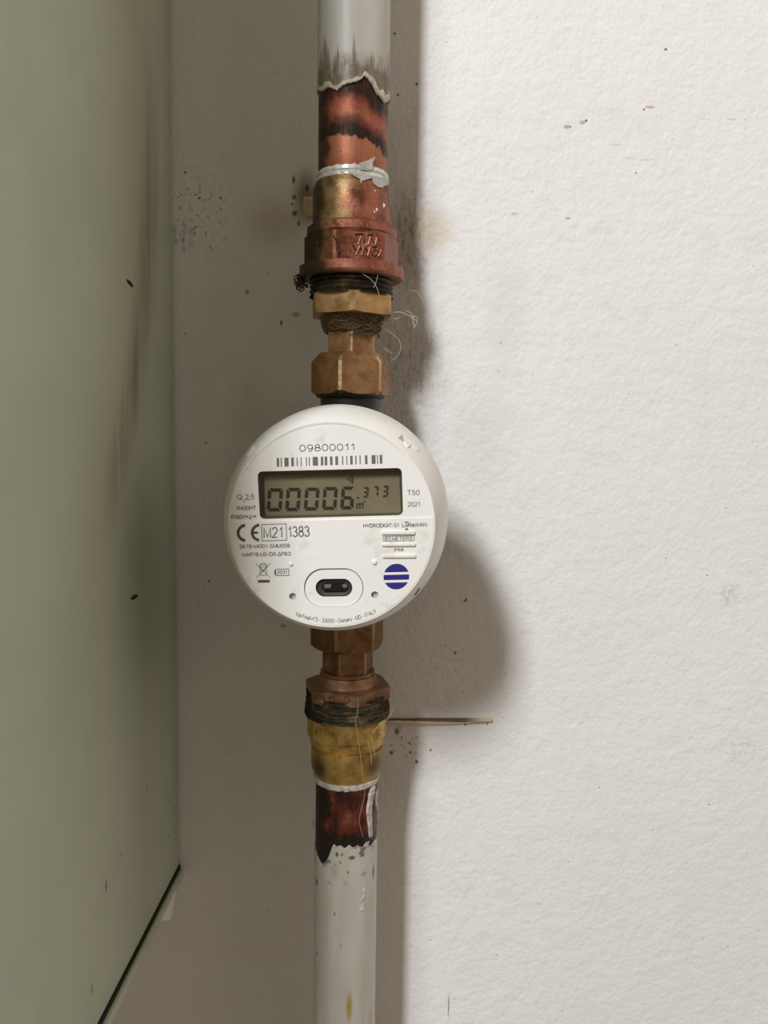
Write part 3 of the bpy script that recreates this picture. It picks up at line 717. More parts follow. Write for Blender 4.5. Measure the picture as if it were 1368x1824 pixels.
bm = lathe([(zf(1213, RLN), RLN * 0.9), (zf(1212, RLN), rp(48.5, 1206)), (zf(1206, RLN), rp(48, 1206)), (zf(1204, RLN), RLN * 0.8)], AX, AY)
obj('collar', bm, BRND, lb)

# ---- lower union nut
ln_ = thing('union_nut', 'lower bronze union nut half hidden under the meter', 'nut', (AX, AY, zf(1166, 0.016)))
RLU = rp(67.5, 1135)
bm = hex_nut(zf(1167, RLU * 0.93), zf(1095, RLU * 0.93), RLU, AX - 0.0004, AY, -13, 6, 0.024, ch_top=0.6, ch_bot=0.8, inner=0.6, rc=0.87)
obj('body', bm, brass('shaded_bronze', (0.13, 0.065, 0.03), (0.26, 0.135, 0.06), (0.38, 0.21, 0.10), 0.35, (0.38, 0.52)), ln_, mat2=WORN_HL2, ang=18)

# ================================================================== the water meter
YF, RF = -0.097, 0.0357                         # dial plane and dial radius
YS, RS = -0.0600, 0.0429                        # widest ring of the housing
FC = at(590.2, 936, YF); MX, MZ = FC.x, FC.z
SZ = at(604, 915.5, YS).z; SX = at(604, 915.5, YS).x
met = thing('water_meter', 'round white digital water meter between the two union nuts, showing 00006.373', 'water meter', (MX, AY, MZ))
def white_meter(name, base=(0.86, 0.835, 0.795), dirt=0.35):
    t = NT(name); col = t.mix(t.rng(t.noise(45, 3), 0.35, 0.7), base, tuple(v * 0.97 for v in base))
    sm = t.rng(t.noise(130, 5, 0.65), 0.56, 0.74); col = t.mix(t.math('MULTIPLY', sm, dirt), col, (0.52, 0.46, 0.38))
    return t.done(col, 0.40, 0, t.bump(t.noise(1500, 2), 0.03, 0.0002), 0.4)
WM = white_meter('meter_plastic'); WF = white_meter('meter_dial', dirt=0.4)
def ring_y(prof, seg=160, bm=None):
    """revolve about the meter's own axis (towards the viewer): (y, r), axis drifting from dial to base"""
    bm = bm or bmesh.new(); rows = []
    for y, r in prof:
        q = (y - YF) / (YS - YF); cx, cz = MX + (SX - MX) * q, MZ + (SZ - MZ) * q
        rows.append([bm.verts.new((cx + r * math.cos(2 * PI * i / seg), y, cz + r * math.sin(2 * PI * i / seg))) for i in range(seg)])
    grid_faces(bm, rows); return bm
def skirt_r(y):                                 # outline of the sloping rim
    pr = [(YF, RF + 0.0005), (YF + 0.0012, RF + 0.0010), (YF + 0.004, RF + 0.0022), (YF + 0.010, RF + 0.0041), (YF + 0.018, RF + 0.0057), (YS, RS)]
    for (a, ra), (b, rb) in zip(pr[:-1], pr[1:]):
        if y <= b: return ra + (rb - ra) * (y - a) / (b - a)
    return RS
prof = [(YF + 0.0004, RF - 0.0006), (YF - 0.00012, RF - 0.0005), (YF - 0.0002, RF - 0.0001), (YF - 0.0002, RF + 0.0003)] + [(YF + d, skirt_r(YF + d)) for d in (0.0004, 0.0012, 0.0025, 0.004, 0.007, 0.010, 0.014, 0.018, 0.026)] + \
       [(YS - 0.001, RS - 0.00005), (YS, RS), (YS + 0.002, RS - 0.0002), (YS + 0.003, RS - 0.0012), (YS + 0.0032, 0.030)]
obj('housing', ring_y(prof), WM, met)
q = ring_y([(YS + 0.003, 0.037), (YS + 0.007, 0.0365), (AY - 0.014, 0.034), (AY - 0.010, 0.024), (AY + 0.006, 0.020), (AY + 0.012, 0.010)], 96)
q.faces.new([v for v in q.verts][-96:])
BLK = plain('black_plastic', (0.018, 0.017, 0.015), 0.42, 0, 0.3, 500)
obj('chamber', q, BLK, met, 'black meter chamber behind the white housing')
rb_ = rp(53, 715)
obj('stub', lathe([(MZ + 0.012, rb_), (zf(720, rb_), rb_), (zf(704, rb_), rb_), (zf(700, rb_), rb_ - 0.001)], AX, AY, 64, cap=(True, True)), BLK, met, 'black inlet stub')
obj('stub', lathe([(zf(1120, rb_), rb_ - 0.001), (zf(1110, rb_), rb_), (MZ - 0.012, rb_)], AX, AY, 64, cap=(True, True)), BLK, met, 'black outlet stub')

# dial plate with its openings
def loop_pts(kind, *a, n=12):
    """outlines in pixels"""
    if kind == 'quad':
        (c0, c1, c2, c3), r = a; C_ = [Vector((*c, 0)) for c in (c0, c1, c2, c3)]; out = []
        for i in range(4):
            p, pr_, nx = C_[i], C_[i - 1], C_[(i + 1) % 4]
            u = (pr_ - p).normalized(); v = (nx - p).normalized()
            for k in range(n + 1):
                tt = k / n; A = p + u * r; B = p + v * r
                w = (1 - tt) ** 2; out.append(A * w + p * (2 * tt * (1 - tt)) + B * tt ** 2)
        return [(p.x, p.y) for p in out]
    if kind == 'oval':
        cx, cy, rx, ry, rot = a
        return [(cx + rx * math.cos(t) , cy + ry * math.sin(t)) for t in [2 * PI * k / (n * 4) for k in range(n * 4)]]
    if kind == 'stad':
        x0, y0, x1, y1, rot = a; r = (y1 - y0) / 2 ; cx, cy = (x0 + x1) / 2, (y0 + y1) / 2; hw = (x1 - x0) / 2 - r; out = []
        for k in range(n * 2 + 1):
            t = -PI / 2 + PI * k / (n * 2); out.append((hw + r * math.cos(t), r * math.sin(t)))
        for k in range(n * 2 + 1):
            t = PI / 2 + PI * k / (n * 2); out.append((-hw + r * math.cos(t), r * math.sin(t)))
        c, s = math.cos(rot), math.sin(rot)
        return [(cx + x * c + y * s, cy - x * s + y * c) for x, y in out]
LCD = loop_pts('quad', ((458.5, 840), (715.5, 833.5), (718, 917.5), (463, 924.5)), 10)
PORT_O = loop_pts('stad', 541.5, 1012.5, 647, 1081.5, 0.012)
PORT_I = loop_pts('stad', 562.4, 1031.2, 626.8, 1061.6, 0.012)
HOLES = [loop_pts('oval', 521.3, 1062.5, 6.4, 6.2, 0), loop_pts('oval', 667.6, 1059.6, 6.6, 6.2, 0)]
def plate(outer, holes, y, thick):
    """flat plate at depth y with openings, and walls going back by thick"""
    bm = bmesh.new(); edges = []; loops = []
    for lp in [outer] + holes:
        vs = [bm.verts.new(p) for p in lp]; loops.append(vs)
        for i in range(len(vs)): edges.append(bm.edges.new((vs[i], vs[(i + 1) % len(vs)])))
    bmesh.ops.triangle_fill(bm, edges=edges, use_beauty=True, use_dissolve=False)
    for vs in loops:
        bk = [bm.verts.new(v.co + Vector((0, thick, 0))) for v in vs]
        for i in range(len(vs)):
            j = (i + 1) % len(vs); bm.faces.new((vs[i], vs[j], bk[j], bk[i]))
    return bm
W2 = lambda lp, y=YF: [at(x, y_, y) for x, y_ in lp]
circ = [Vector((MX + (RF - 0.00025) * math.cos(2 * PI * k / 160), YF, MZ + (RF - 0.00025) * math.sin(2 * PI * k / 160))) for k in range(160)]
obj('dial_plate', plate(circ, [W2(LCD), W2(PORT_O)] + [W2(h) for h in HOLES], YF, 0.0012), WF, met, ang=20)
# lower cover, a hair proud, whose upper edge makes the ridge under the display
yl = YF - 0.00035
low = []
for k in range(161):
    a = PI + PI * k / 160 * 1.0
    p = Vector((MX + (RF - 0.00025) * math.cos(a), yl, MZ + (RF - 0.00025) * math.sin(a))); low.append(p)
zl, zr = at(415, 928.5, YF).z, at(771, 920.5, YF).z
lowpts = []
for k in range(0, 200):
    a = PI - 0.3 + (PI + 0.6) * k / 199
    p = Vector((MX + (RF - 0.00025) * math.cos(a), yl, MZ + (RF - 0.00025) * math.sin(a)))
    q = (p.x - (MX - RF)) / (2 * RF)
    if p.z <= zl + (zr - zl) * q: lowpts.append(p)
obj('lower_cover', plate(lowpts, [W2(PORT_O, yl)] + [W2(h, yl) for h in HOLES], yl, 0.0008), WF, met, ang=20)
for h in HOLES:
    bm = bmesh.new(); c = sum((p for p in W2(h, YF + 0.001)), Vector()) / len(h)
    bm.faces.new([bm.verts.new(c + (p - c) * 1.25) for p in W2(h, YF + 0.001)]); obj('hole', bm, plain('hole_grey', (0.45, 0.43, 0.39), 0.5, 0, 0.2), met, recalc=False)
for x, y, r in [(518.4, 1004.8, 0.0008), (667, 1001.5, 0.00105)]:
    bm = bmesh.new(); blob(bm, at(x, y, yl), (r, 0.0007, r), 1, 0.05, 3); obj('stud', bm, WF, met)
for (x0, y0, x1, y1) in [(679.5, 945.5, 739.5, 951.5), (680.3, 967.3, 740.3, 972.3), (680.8, 987.5, 740.8, 993.0)]:
    bm = bmesh.new(); a, b = at(x0, y1, yl), at(x1, y0, yl)
    box(bm, (a.x, yl - 0.0007, a.z), (b.x, yl + 0.0003, b.z), 0.00035)
    bmesh.ops.rotate(bm, verts=bm.verts, cent=(a + b) / 2, matrix=Matrix.Rotation(-math.radians(1.2), 3, 'Y'))
    obj('raised_bar', bm, WF, met)

# optical port
bm = plate([p for p in W2(loop_pts('stad', 542.8, 1013.8, 645.8, 1080.2, 0.012), yl + 0.0006)], [W2(PORT_I, yl + 0.0006)], yl + 0.0006, 0.0015)
port = obj('optical_port', bm, WF, met, 'oval surround with a black optical window', ang=20)
bm = bmesh.new(); rows = []
for s_, dy in [(1.0, 0.0003), (0.93, 0.0012), (0.80, 0.0014)]:
    c = Vector((594.6, 1046.4, 0)); rows.append([bm.verts.new(at(c.x + (x - c.x) * (s_ if s_ == 1 else s_ - 0.02), c.y + (y - c.y) * (s_ - (0 if s_ == 1 else 0.06)), yl + dy)) for x, y in PORT_I])
grid_faces(bm, rows); bm.faces.new(rows[-1]); obj('window_rim', bm, plain('dark_grey_rubber', (0.035, 0.034, 0.03), 0.5), port)
bm = bmesh.new(); lens = loop_pts('stad', 572.5, 1036.5, 619.5, 1053.5, 0.012); rows = []
for s_, dy in [(1.0, 0.0014), (0.96, 0.0008), (0.86, 0.00055)]:
    rows.append([bm.verts.new(at(596 + (x - 596) * (s_ if s_ == 1 else s_ + 0.01), 1045 + (y - 1045) * s_, yl + dy)) for x, y in lens])
grid_faces(bm, rows); bm.faces.new(rows[-1]); obj('lens', bm, plain('black_glass', (0.008, 0.008, 0.007), 0.06, 0, spec=0.8), port)
bm = bmesh.new()
prism(bm, [at(x, y, yl + 0.0005) for x, y in [(577.5, 1041), (590, 1040.5), (589, 1047), (578.5, 1047.5)]], Vector((0, -0.00006, 0)), Vector((0, 0.0001, 0)))
prism(bm, [at(x, y, yl + 0.0005) for x, y in [(610, 1040.5), (617, 1041), (618.5, 1045), (616, 1047.5), (610, 1046)]], Vector((0, -0.00006, 0)), Vector((0, 0.0001, 0)))
obj('sensor', bm, plain('sensor_grey', (0.16, 0.15, 0.13), 0.3), port)

# display
YD = YF + 0.0040
disp = None
wall_ = bmesh.new(); A = W2(LCD); B = [p + Vector((0, YD - YF, 0)) for p in A]
c_ = sum(A, Vector()) / len(A); rows = []
rows.append([wall_.verts.new(c_ + (p - c_) * 1.0 + Vector((0, 0.0002, 0))) for p in A])
rows.append([wall_.verts.new(p) for p in B]); grid_faces(wall_, rows)
disp = obj('display', wall_, plain('display_frame', (0.035, 0.033, 0.024), 0.3), met, 'recessed grey-green liquid crystal display', recalc=False)
def lcd_mat():
    t = NT('lcd_panel'); col = t.mix(t.rng(t.noise(60, 3), 0.3, 0.7), (0.25, 0.22, 0.15), (0.21, 0.18, 0.12)); return t.done(col, 0.45, 0, None, 0.4)
bm = bmesh.new(); bm.faces.new([bm.verts.new(p + Vector((0, 0.00005, 0))) for p in B]); obj('panel', bm, lcd_mat(), disp, recalc=False)
FRM = loop_pts('quad', ((469, 847), (711, 841.5), (714, 913), (471, 919)), 6)
bm = bmesh.new(); rows = [[bm.verts.new(p + Vector((0, 0.0012, 0))) for p in A], [bm.verts.new(p) for p in W2(FRM, YD - 0.0006)], [bm.verts.new(p) for p in W2(FRM, YD + 0.00004)]]
grid_faces(bm, rows); obj('frame_shade', bm, plain('display_frame_shade', (0.075, 0.070, 0.048), 0.3), disp, recalc=False, smooth=False)  # dark frame, wider at left to paint the shade inside the recess
SEG = plain('lcd_segment', (0.012, 0.008, 0.004), 0.6); SEG2 = plain('lcd_segment_faint', (0.03, 0.023, 0.013), 0.6)
YG = YD - 0.00012
def at_lcd(x, y): return at(x, y, YG)
ON = {'0': 'abcdef', '6': 'acdefg', '3': 'abcdg', '7': 'abc'}
def digit(ch, x0, y0, x1, y1, w, mat, tilt=3.0):
    ym = (y0 + y1) / 2; bm = bmesh.new(); g = w * 0.35
    def T(x, y):                                # italic: the top leans right
        return at_lcd(x + tilt * (0.5 - (y - y0) / (y1 - y0)), y)
    def bar(pts): bm.faces.new([bm.verts.new(T(*p)) for p in pts])
    h = w / 2
    S = {'a': [(x0 + g, y0), (x1 - g, y0), (x1 - w, y0 + w), (x0 + w, y0 + w)],
         'd': [(x0 + w, y1 - w), (x1 - w, y1 - w), (x1 - g, y1), (x0 + g, y1)],
         'g': [(x0 + w * .6, ym), (x0 + w, ym - h), (x1 - w, ym - h), (x1 - w * .6, ym), (x1 - w, ym + h), (x0 + w, ym + h)],
         'f': [(x0, y0 + g), (x0 + w, y0 + w * 1.2), (x0 + w, ym - h * 1.1), (x0, ym - h * .6)],
         'e': [(x0, ym + h * .6), (x0 + w, ym + h * 1.1), (x0 + w, y1 - w * 1.2), (x0, y1 - g)],
         'b': [(x1 - w, y0 + w * 1.2), (x1, y0 + g), (x1, ym - h * .6), (x1 - w, ym - h * 1.1)],
         'c': [(x1 - w, ym + h * 1.1), (x1, ym + h * .6), (x1, y1 - g), (x1 - w, y1 - w * 1.2)]}
    for s_ in ON[ch]: bar(S[s_])
    return obj('digit', bm, mat, disp, recalc=False)
for ch, x0, y0, x1, y1 in [('0', 476.5, 870, 502.5, 910.5), ('0', 509.5, 869, 534.5, 910), ('0', 542.5, 868.5, 567.5, 909), ('0', 575, 867.5, 600, 908), ('6', 607.5, 866.5, 630, 907)]:
    digit(ch, x0, y0, x1, y1, 5.6, SEG)
for ch, x0, y0, x1, y1 in [('3', 646, 867.5, 656.5, 886), ('7', 664.5, 866, 674, 885), ('3', 681, 865, 691.5, 885)]:
    digit(ch, x0, y0, x1, y1, 3.2, SEG2, 1.5)
def flat_poly(bm, pts): bm.faces.new([bm.verts.new(at_lcd(*p)) for p in pts])
bm = bmesh.new()
flat_poly(bm, [(636, 885), (639, 885), (638.8, 888.5), (635.8, 888.5)])
obj('decimal_point', bm, SEG2, disp, recalc=False)
bm = bmesh.new()
for x in (635, 640, 645): flat_poly(bm, [(x, 897), (x + 2, 897), (x + 1.6, 906), (x - .4, 906)])
flat_poly(bm, [(635, 896.4), (646.8, 896), (646.8, 898), (635, 898.4)])
flat_poly(bm, [(648, 892.3), (650.5, 892.2), (650.3, 895), (647.8, 895)])
obj('unit_mark', bm, SEG2, disp, recalc=False)
bm = bmesh.new()
flat_poly(bm, [(618, 852.5), (621, 852.4), (620.8, 855.4), (617.8, 855.5)])
for rr in (5, 9):
    for k in range(6):
        a0, a1 = -0.75 + 1.5 * k / 6, -0.75 + 1.5 * (k + 1) / 6
        flat_poly(bm, [(618.5 + rr * math.cos(a0), 854 + rr * math.sin(a0)), (618.5 + (rr + 2.2) * math.cos(a0), 854 + (rr + 2.2) * math.sin(a0)),
                       (618.5 + (rr + 2.2) * math.cos(a1), 854 + (rr + 2.2) * math.sin(a1)), (618.5 + rr * math.cos(a1), 854 + rr * math.sin(a1))])
obj('radio_mark', bm, SEG2, disp, recalc=False)
def glass_mat():
    t = NT('display_glass'); tr = t.n('ShaderNodeBsdfTransparent'); gl = t.n('ShaderNodeBsdfGlossy'); mx = t.n('ShaderNodeMixShader'); fr = t.n('ShaderNodeFresnel')
    tr.inputs[0].default_value = (0.93, 0.92, 0.86, 1); gl.inputs[0].default_value = (1, 1, 1, 1); gl.inputs['Roughness'].default_value = 0.08; fr.inputs[0].default_value = 1.45
    t.t.links.new(fr.outputs[0], mx.inputs[0]); t.t.links.new(tr.outputs[0], mx.inputs[1]); t.t.links.new(gl.outputs[0], mx.inputs[2]); t.t.links.new(mx.outputs[0], t.out.inputs[0]); return t.m
bm = bmesh.new(); bm.faces.new([bm.verts.new(p + Vector((0, 0.0006, 0))) for p in A]); obj('glass', bm, glass_mat(), disp, recalc=False)

# printing on the dial
INK = plain('laser_print', (0.085, 0.072, 0.055), 0.6); INKL = plain('laser_print_pale', (0.14, 0.13, 0.11), 0.6); BLUE = plain('blue_print', (0.022, 0.018, 0.20), 0.5)
YU, YL = YF - 0.00004, yl - 0.00004
def _A(cx, cy, rx, ry, a0, a1, n=14):
    return [(cx + rx * math.cos(math.radians(a0 + (a1 - a0) * k / n)), cy + ry * math.sin(math.radians(a0 + (a1 - a0) * k / n))) for k in range(n + 1)]
_six = [_A(.31, .32, .29, .32, 0, 360, 20), _A(.36, .42, .34, .58, 188, 62, 12)]
# a plain sans lettering drawn with strokes: (width, strokes), capitals 1 high
GLYPH = {
 '0': (.62, [_A(.31, .5, .31, .5, 0, 360, 24)]), '1': (.44, [[(.08, .74), (.22, .82), (.34, 1), (.34, 0)]]),
 '2': (.62, [_A(.31, .71, .28, .29, 170, -35) + [(.0, 0), (.61, 0)]]), '3': (.62, [_A(.29, .75, .25, .25, 165, -90), _A(.29, .26, .31, .26, 90, -165)]),
 '4': (.64, [[(.48, 0), (.48, 1), (.0, .31), (.64, .31)]]), '5': (.62, [[(.56, 1), (.13, 1), (.05, .50)] + _A(.29, .33, .31, .33, 128, -155)]),
 '6': (.62, _six), '9': (.62, [[(.62 - x, 1 - y) for x, y in p] for p in _six]), '7': (.60, [[(0, 1), (.60, 1), (.36, .52), (.24, 0)]]),
 '8': (.62, [_A(.31, .76, .25, .24, 0, 360, 20), _A(.31, .26, .31, .26, 0, 360, 20)]),
 'A': (.84, [[(0, 0), (.42, 1), (.84, 0)], [(.15, .34), (.69, .34)]]),
 'B': (.68, [[(0, 0), (0, 1), (.36, 1)] + _A(.38, .76, .23, .24, 90, -90) + [(0, .52)], [(.36, .52)] + _A(.39, .26, .28, .26, 90, -90) + [(0, 0)]]),
 'D': (.74, [[(0, 0), (0, 1), (.30, 1)] + _A(.30, .5, .44, .5, 90, -90) + [(0, 0)]]), 'E': (.64, [[(.62, 1), (0, 1), (0, 0), (.64, 0)], [(0, .53), (.58, .53)]]),
 'F': (.58, [[(0, 0), (0, 1), (.58, 1)], [(0, .53), (.50, .53)]]), 'G': (.88, [_A(.46, .5, .46, .5, 45, 325, 20) + [(.88, .22), (.88, .49), (.50, .49)]]),
 'H': (.70, [[(0, 0), (0, 1)], [(.70, 0), (.70, 1)], [(0, .53), (.70, .53)]]), 'I': (.06, [[(.03, 0), (.03, 1)]]),
 'K': (.74, [[(0, 0), (0, 1)], [(.68, 1), (0, .36)], [(.26, .60), (.74, 0)]]), 'L': (.56, [[(0, 1), (0, 0), (.56, 0)]]),
 'M': (.82, [[(0, 0), (0, 1), (.41, .06), (.82, 1), (.82, 0)]]), 'N': (.70, [[(0, 0), (0, 1), (.70, 0), (.70, 1)]]),
 'O': (.94, [_A(.47, .5, .47, .5, 0, 360, 26)]), 'Q': (.94, [_A(.47, .5, .47, .5, 0, 360, 26), [(.56, .26), (.93, -.06)]]),
 'P': (.66, [[(0, 0), (0, 1), (.38, 1)] + _A(.39, .72, .27, .28, 90, -90) + [(0, .44)]]), 'R': (.74, [[(0, 0), (0, 1), (.40, 1)] + _A(.41, .73, .27, .27, 90, -90) + [(0, .46)], [(.36, .46), (.74, 0)]]),
 'S': (.70, [_A(.35, .75, .30, .25, 25, 250, 14)[:-2] + [(.35, .52)] + _A(.35, .26, .34, .26, 75, -165, 14)]), 'T': (.74, [[(0, 1), (.74, 1)], [(.37, 1), (.37, 0)]]),
 'U': (.70, [[(0, 1), (0, .36)] + _A(.35, .36, .35, .36, 180, 360) + [(.70, 1)]]), 'V': (.80, [[(0, 1), (.40, 0), (.80, 1)]]),
 'W': (1.16, [[(0, 1), (.28, 0), (.58, .96), (.88, 0), (1.16, 1)]]), 'Y': (.78, [[(0, 1), (.39, .44), (.78, 1)], [(.39, .44), (.39, 0)]]),
 'a': (.54, [_A(.27, .50, .25, .22, 165, 0, 10) + [(.52, .08), (.56, 0)], [(.52, .42), (.22, .38)] + _A(.20, .19, .20, .19, 90, 270, 8) + [(.36, .03), (.52, .16)]]),
 'i': (.06, [[(.03, 0), (.03, .70)], [(.03, .90), (.03, 1)]]), 'l': (.06, [[(.03, 0), (.03, 1)]]), 'n': (.50, [[(0, 0), (0, .72)], [(0, .46)] + _A(.25, .46, .25, .26, 180, 0) + [(.50, 0)]]),
 'o': (.58, [_A(.29, .36, .29, .36, 0, 360, 20)]), 'r': (.28, [[(0, 0), (0, .72)], [(0, .44)] + _A(.22, .44, .22, .26, 180, 75, 8)]),
 's': (.48, [_A(.24, .54, .22, .18, 25, 250, 10)[:-2] + [(.24, .37)] + _A(.24, .19, .24, .19, 75, -165, 10)]), 'u': (.50, [[(0, .72), (0, .26)] + _A(.25, .26, .25, .26, 180, 360) + [(.50, .72)], [(.50, .30), (.50, 0)]]),
 '-': (.36, [[(.0, .37), (.36, .37)]]), ',': (.10, [[(.05, .09), (.05, 0), (.0, -.18)]]), '.': (.1, [[(.05, 0), (.05, .1)]]),
 '\u0394': (.80, [[(0, 0), (.40, 1), (.80, 0), (0, 0)]]), '\u00b0': (.30, [_A(.15, .85, .13, .13, 0, 360, 12)])}
GAP, SPACE = 0.22, 0.34
def layout(text):
    """strokes with their letter's middle, and the whole width"""
    out, x = [], 0.0
    for ch in text:
        if ch == ' ': x += SPACE; continue
        w, st = GLYPH[ch]; out.append((x, w, st)); x += w + GAP
    return out, x - GAP
def ribbon(bm, pts, w, place):
    """flat stroke of width w along pts; place() takes it to the dial"""
    P = [Vector((p[0], p[1])) for p in pts]; n = len(P); closed = (P[0] - P[-1]).length < 1e-4
    if closed: P = P[:-1]; n -= 1
    L, Rr = [], []
    for i in range(n):
        a = P[(i - 1) % n] if closed or i else None; b = P[(i + 1) % n] if closed or i < n - 1 else None
        d0 = (P[i] - a).normalized() if a is not None else None; d1 = (b - P[i]).normalized() if b is not None else None
        d0 = d0 or d1; d1 = d1 or d0
        n0 = Vector((-d0.y, d0.x)); n1 = Vector((-d1.y, d1.x)); m = (n0 + n1)
        m = m.normalized() if m.length > 1e-6 else n0
        k = min(1 / max(0.35, m.dot(n1)), 2.2) * w / 2
        L.append(bm.verts.new(place(P[i] + m * k))); Rr.append(bm.verts.new(place(P[i] - m * k)))
    for i in range(n if closed else n - 1):
        j = (i + 1) % n; bm.faces.new((L[i], L[j], Rr[j], Rr[i]))
def print_text(text, x0, y0, x1, y1, cap, y, mat=None, bold=1.0, name='printed_text', shear=0.0):
    """text whose baseline runs from pixel (x0,y0) to (x1,y1), capitals cap pixels high; bold scales the stroke"""
    lay, tot = layout(text); bm = bmesh.new(); w = (0.62 + 0.060 * cap) * bold
    x0 += w / 2; x1 -= w / 2; h = cap - w
    U = Vector((x1 - x0, y1 - y0)); n = U.normalized(); up_ = Vector((n.y, -n.x)); sx = U.length / tot
    o = Vector((x0, y0)) + up_ * w / 2
    for xo, gw, st in lay:
        for p in st:
            ribbon(bm, [o + n * ((xo + a) * sx + shear * b * h) + up_ * (b * h) for a, b in p], w, lambda v: at(v.x, v.y, y))
    return obj(name, bm, mat or INK, met, recalc=False, smooth=False)
def quad_px(bm, pts, y): bm.faces.new([bm.verts.new(at(px, py, y)) for px, py in pts])
def line_px(bm, p, q, w, y):
    d = Vector((q[0] - p[0], q[1] - p[1])).normalized(); n = Vector((-d.y, d.x)) * w / 2
    quad_px(bm, [(p[0] + n.x, p[1] + n.y), (q[0] + n.x, q[1] + n.y), (q[0] - n.x, q[1] - n.y), (p[0] - n.x, p[1] - n.y)], y)
def arc_px(bm, cx, cy, r, w, a0, a1, y, n=16):
    for k in range(n):
        t0, t1 = a0 + (a1 - a0) * k / n, a0 + (a1 - a0) * (k + 1) / n
        quad_px(bm, [(cx + (r - w / 2) * math.cos(t), cy + (r - w / 2) * math.sin(t)) if i in (0, 3) else (cx + (r + w / 2) * math.cos(t), cy + (r + w / 2) * math.sin(t)) for i, t in enumerate([t0, t0, t1, t1])], y)
print_text('09800011', 533.4, 804.8, 632.5, 802.2, 12.6, YU, INK)
bars = [(80, 105), (123, 135), (165, 210), (240, 268), (300, 310), (345, 355), (403, 413), (435, 446), (478, 535), (568, 594), (610, 638), (670, 697), (728, 758), (803, 815), (850, 860), (893, 920),
        (950, 962), (997, 1008), (1057, 1083), (1130, 1173), (1190, 1200), (1220, 1248)]
bm = bmesh.new()
for a, b in bars:
    x0, x1 = 480 + a / 6.218, 480 + b / 6.218; yt = lambda x: 815.9 - (x - 493) * 0.0305
    quad_px(bm, [(x0, yt(x0)), (x1, yt(x1)), (x1 + .4, yt(x1) + 15.6), (x0 + .4, yt(x0) + 15.6)], YU)
obj('printed_bars', bm, INKL, met, recalc=False, smooth=False)
print_text('Q', 422.3, 890.2, 431.4, 890.0, 9.2, YU); print_text('3', 432.8, 893.8, 435.6, 893.7, 4.2, YU); print_text('2,5', 436.8, 890.0, 453.2, 889.6, 9.2, YU)
print_text('R400H', 422.3, 909.2, 450, 908.6, 7.6, YU); print_text('R160VH', 411.8, 924.9, 442, 924.1, 7.6, YU)
bm = bmesh.new()
line_px(bm, (453.2, 909), (453.2, 901), 1.0, YU); line_px(bm, (453.2, 900.2), (451.6, 903), 1.0, YU); line_px(bm, (453.2, 900.2), (454.9, 903), 1.0, YU)
line_px(bm, (445.6, 916.5), (445.6, 924), 1.0, YU); line_px(bm, (445.6, 924.7), (444.1, 922), 1.0, YU); line_px(bm, (445.6, 924.7), (447.1, 922), 1.0, YU)
line_px(bm, (448.2, 919.8), (455.5, 919.6), 1.3, YU); line_px(bm, (456, 919.6), (453.6, 918), 1.0, YU); line_px(bm, (456, 919.6), (453.6, 921.3), 1.0, YU)
obj('printed_arrows', bm, INK, met, recalc=False, smooth=False)
print_text('T50', 725.3, 882.4, 747.7, 882.0, 9.6, YU, INKL); print_text('2021', 726.2, 902.7, 748.7, 902.2, 8.6, YU, INKL)
bm = bmesh.new()
arc_px(bm, 437.5, 949.2, 13.4, 5.0, PI * 0.52, PI * 1.48, YL); arc_px(bm, 462.5, 948.8, 13.4, 5.0, PI * 0.52, PI * 1.48, YL); line_px(bm, (450.5, 948.8), (459.5, 948.7), 4.0, YL)
obj('conformity_mark', bm, INK, met, recalc=False, smooth=False)
bm = bmesh.new(); Q4 = [(465.8, 934.6), (509.7, 933.0), (510.6, 962.2), (466.9, 963.6)]
for i in range(4): line_px(bm, Q4[i], Q4[(i + 1) % 4], 1.1, YL)
obj('printed_box', bm, INK, met, recalc=False, smooth=False)
print_text('M21', 469.6, 958.6, 504.6, 957.7, 19.4, YL, INK); print_text('1383', 512.8, 957.2, 552, 956.0, 19.6, YL, INK)
print_text('SK19-MI001-SMU058', 426.3, 977.4, 516.2, 975.4, 7.2, YL); print_text('MAP16 U0-D0 \u0394P63', 431.4, 991.7, 518.2, 989.9, 7.2, YL)
bm = bmesh.new()
for p, q_ in [((456, 1003.5), (481, 1028)), ((481.3, 1003.5), (457.5, 1028)), ((462.5, 1008.5), (464.3, 1025)), ((475, 1008.5), (473.8, 1025)), ((464.3, 1025), (473.8, 1025)), ((461.8, 1010), (475.8, 1009.8)), ((464, 1006), (474, 1005.8)), ((464, 1014), (471, 1017)), ((466, 1020), (473, 1013))]:
    line_px(bm, p, q_, 0.9, YL)
arc_px(bm, 469, 1009.5, 6.6, 0.9, PI, 2 * PI, YL, 8)
line_px(bm, (459.4, 1035.6), (480.3, 1035.2), 4.6, YL)
obj('waste_bin_mark', bm, INK, met, recalc=False, smooth=False)
bm = bmesh.new(); BT = [(490.8, 1014), (514.3, 1013.6), (514.8, 1025), (491.3, 1025.4)]
for i in range(4): line_px(bm, BT[i], BT[(i + 1) % 4], 1.1, YL)
line_px(bm, (489.6, 1016.2), (489.8, 1023.4), 1.8, YL); obj('battery_mark', bm, INK, met, recalc=False, smooth=False)
print_text('2031', 493.4, 1022.8, 511.8, 1022.3, 6.6, YL)
print_text('HYDRODIGIT-S1', 647, 940.2, 711, 939.0, 7.2, YL, INKL, 1.1); print_text('LoRaWAN', 716.3, 939.2, 760.3, 938.0, 7.4, YL, INKL, 1.25)
bm = bmesh.new()
quad_px(bm, [(720.3, 929.2), (728, 929), (725.3, 931.6), (723.2, 931.7)], YL); quad_px(bm, [(723.2, 940.6), (725.3, 940.5), (728.2, 944), (720.8, 944.2)], YL); obj('radio_fan', bm, INKL, met, recalc=False, smooth=False)
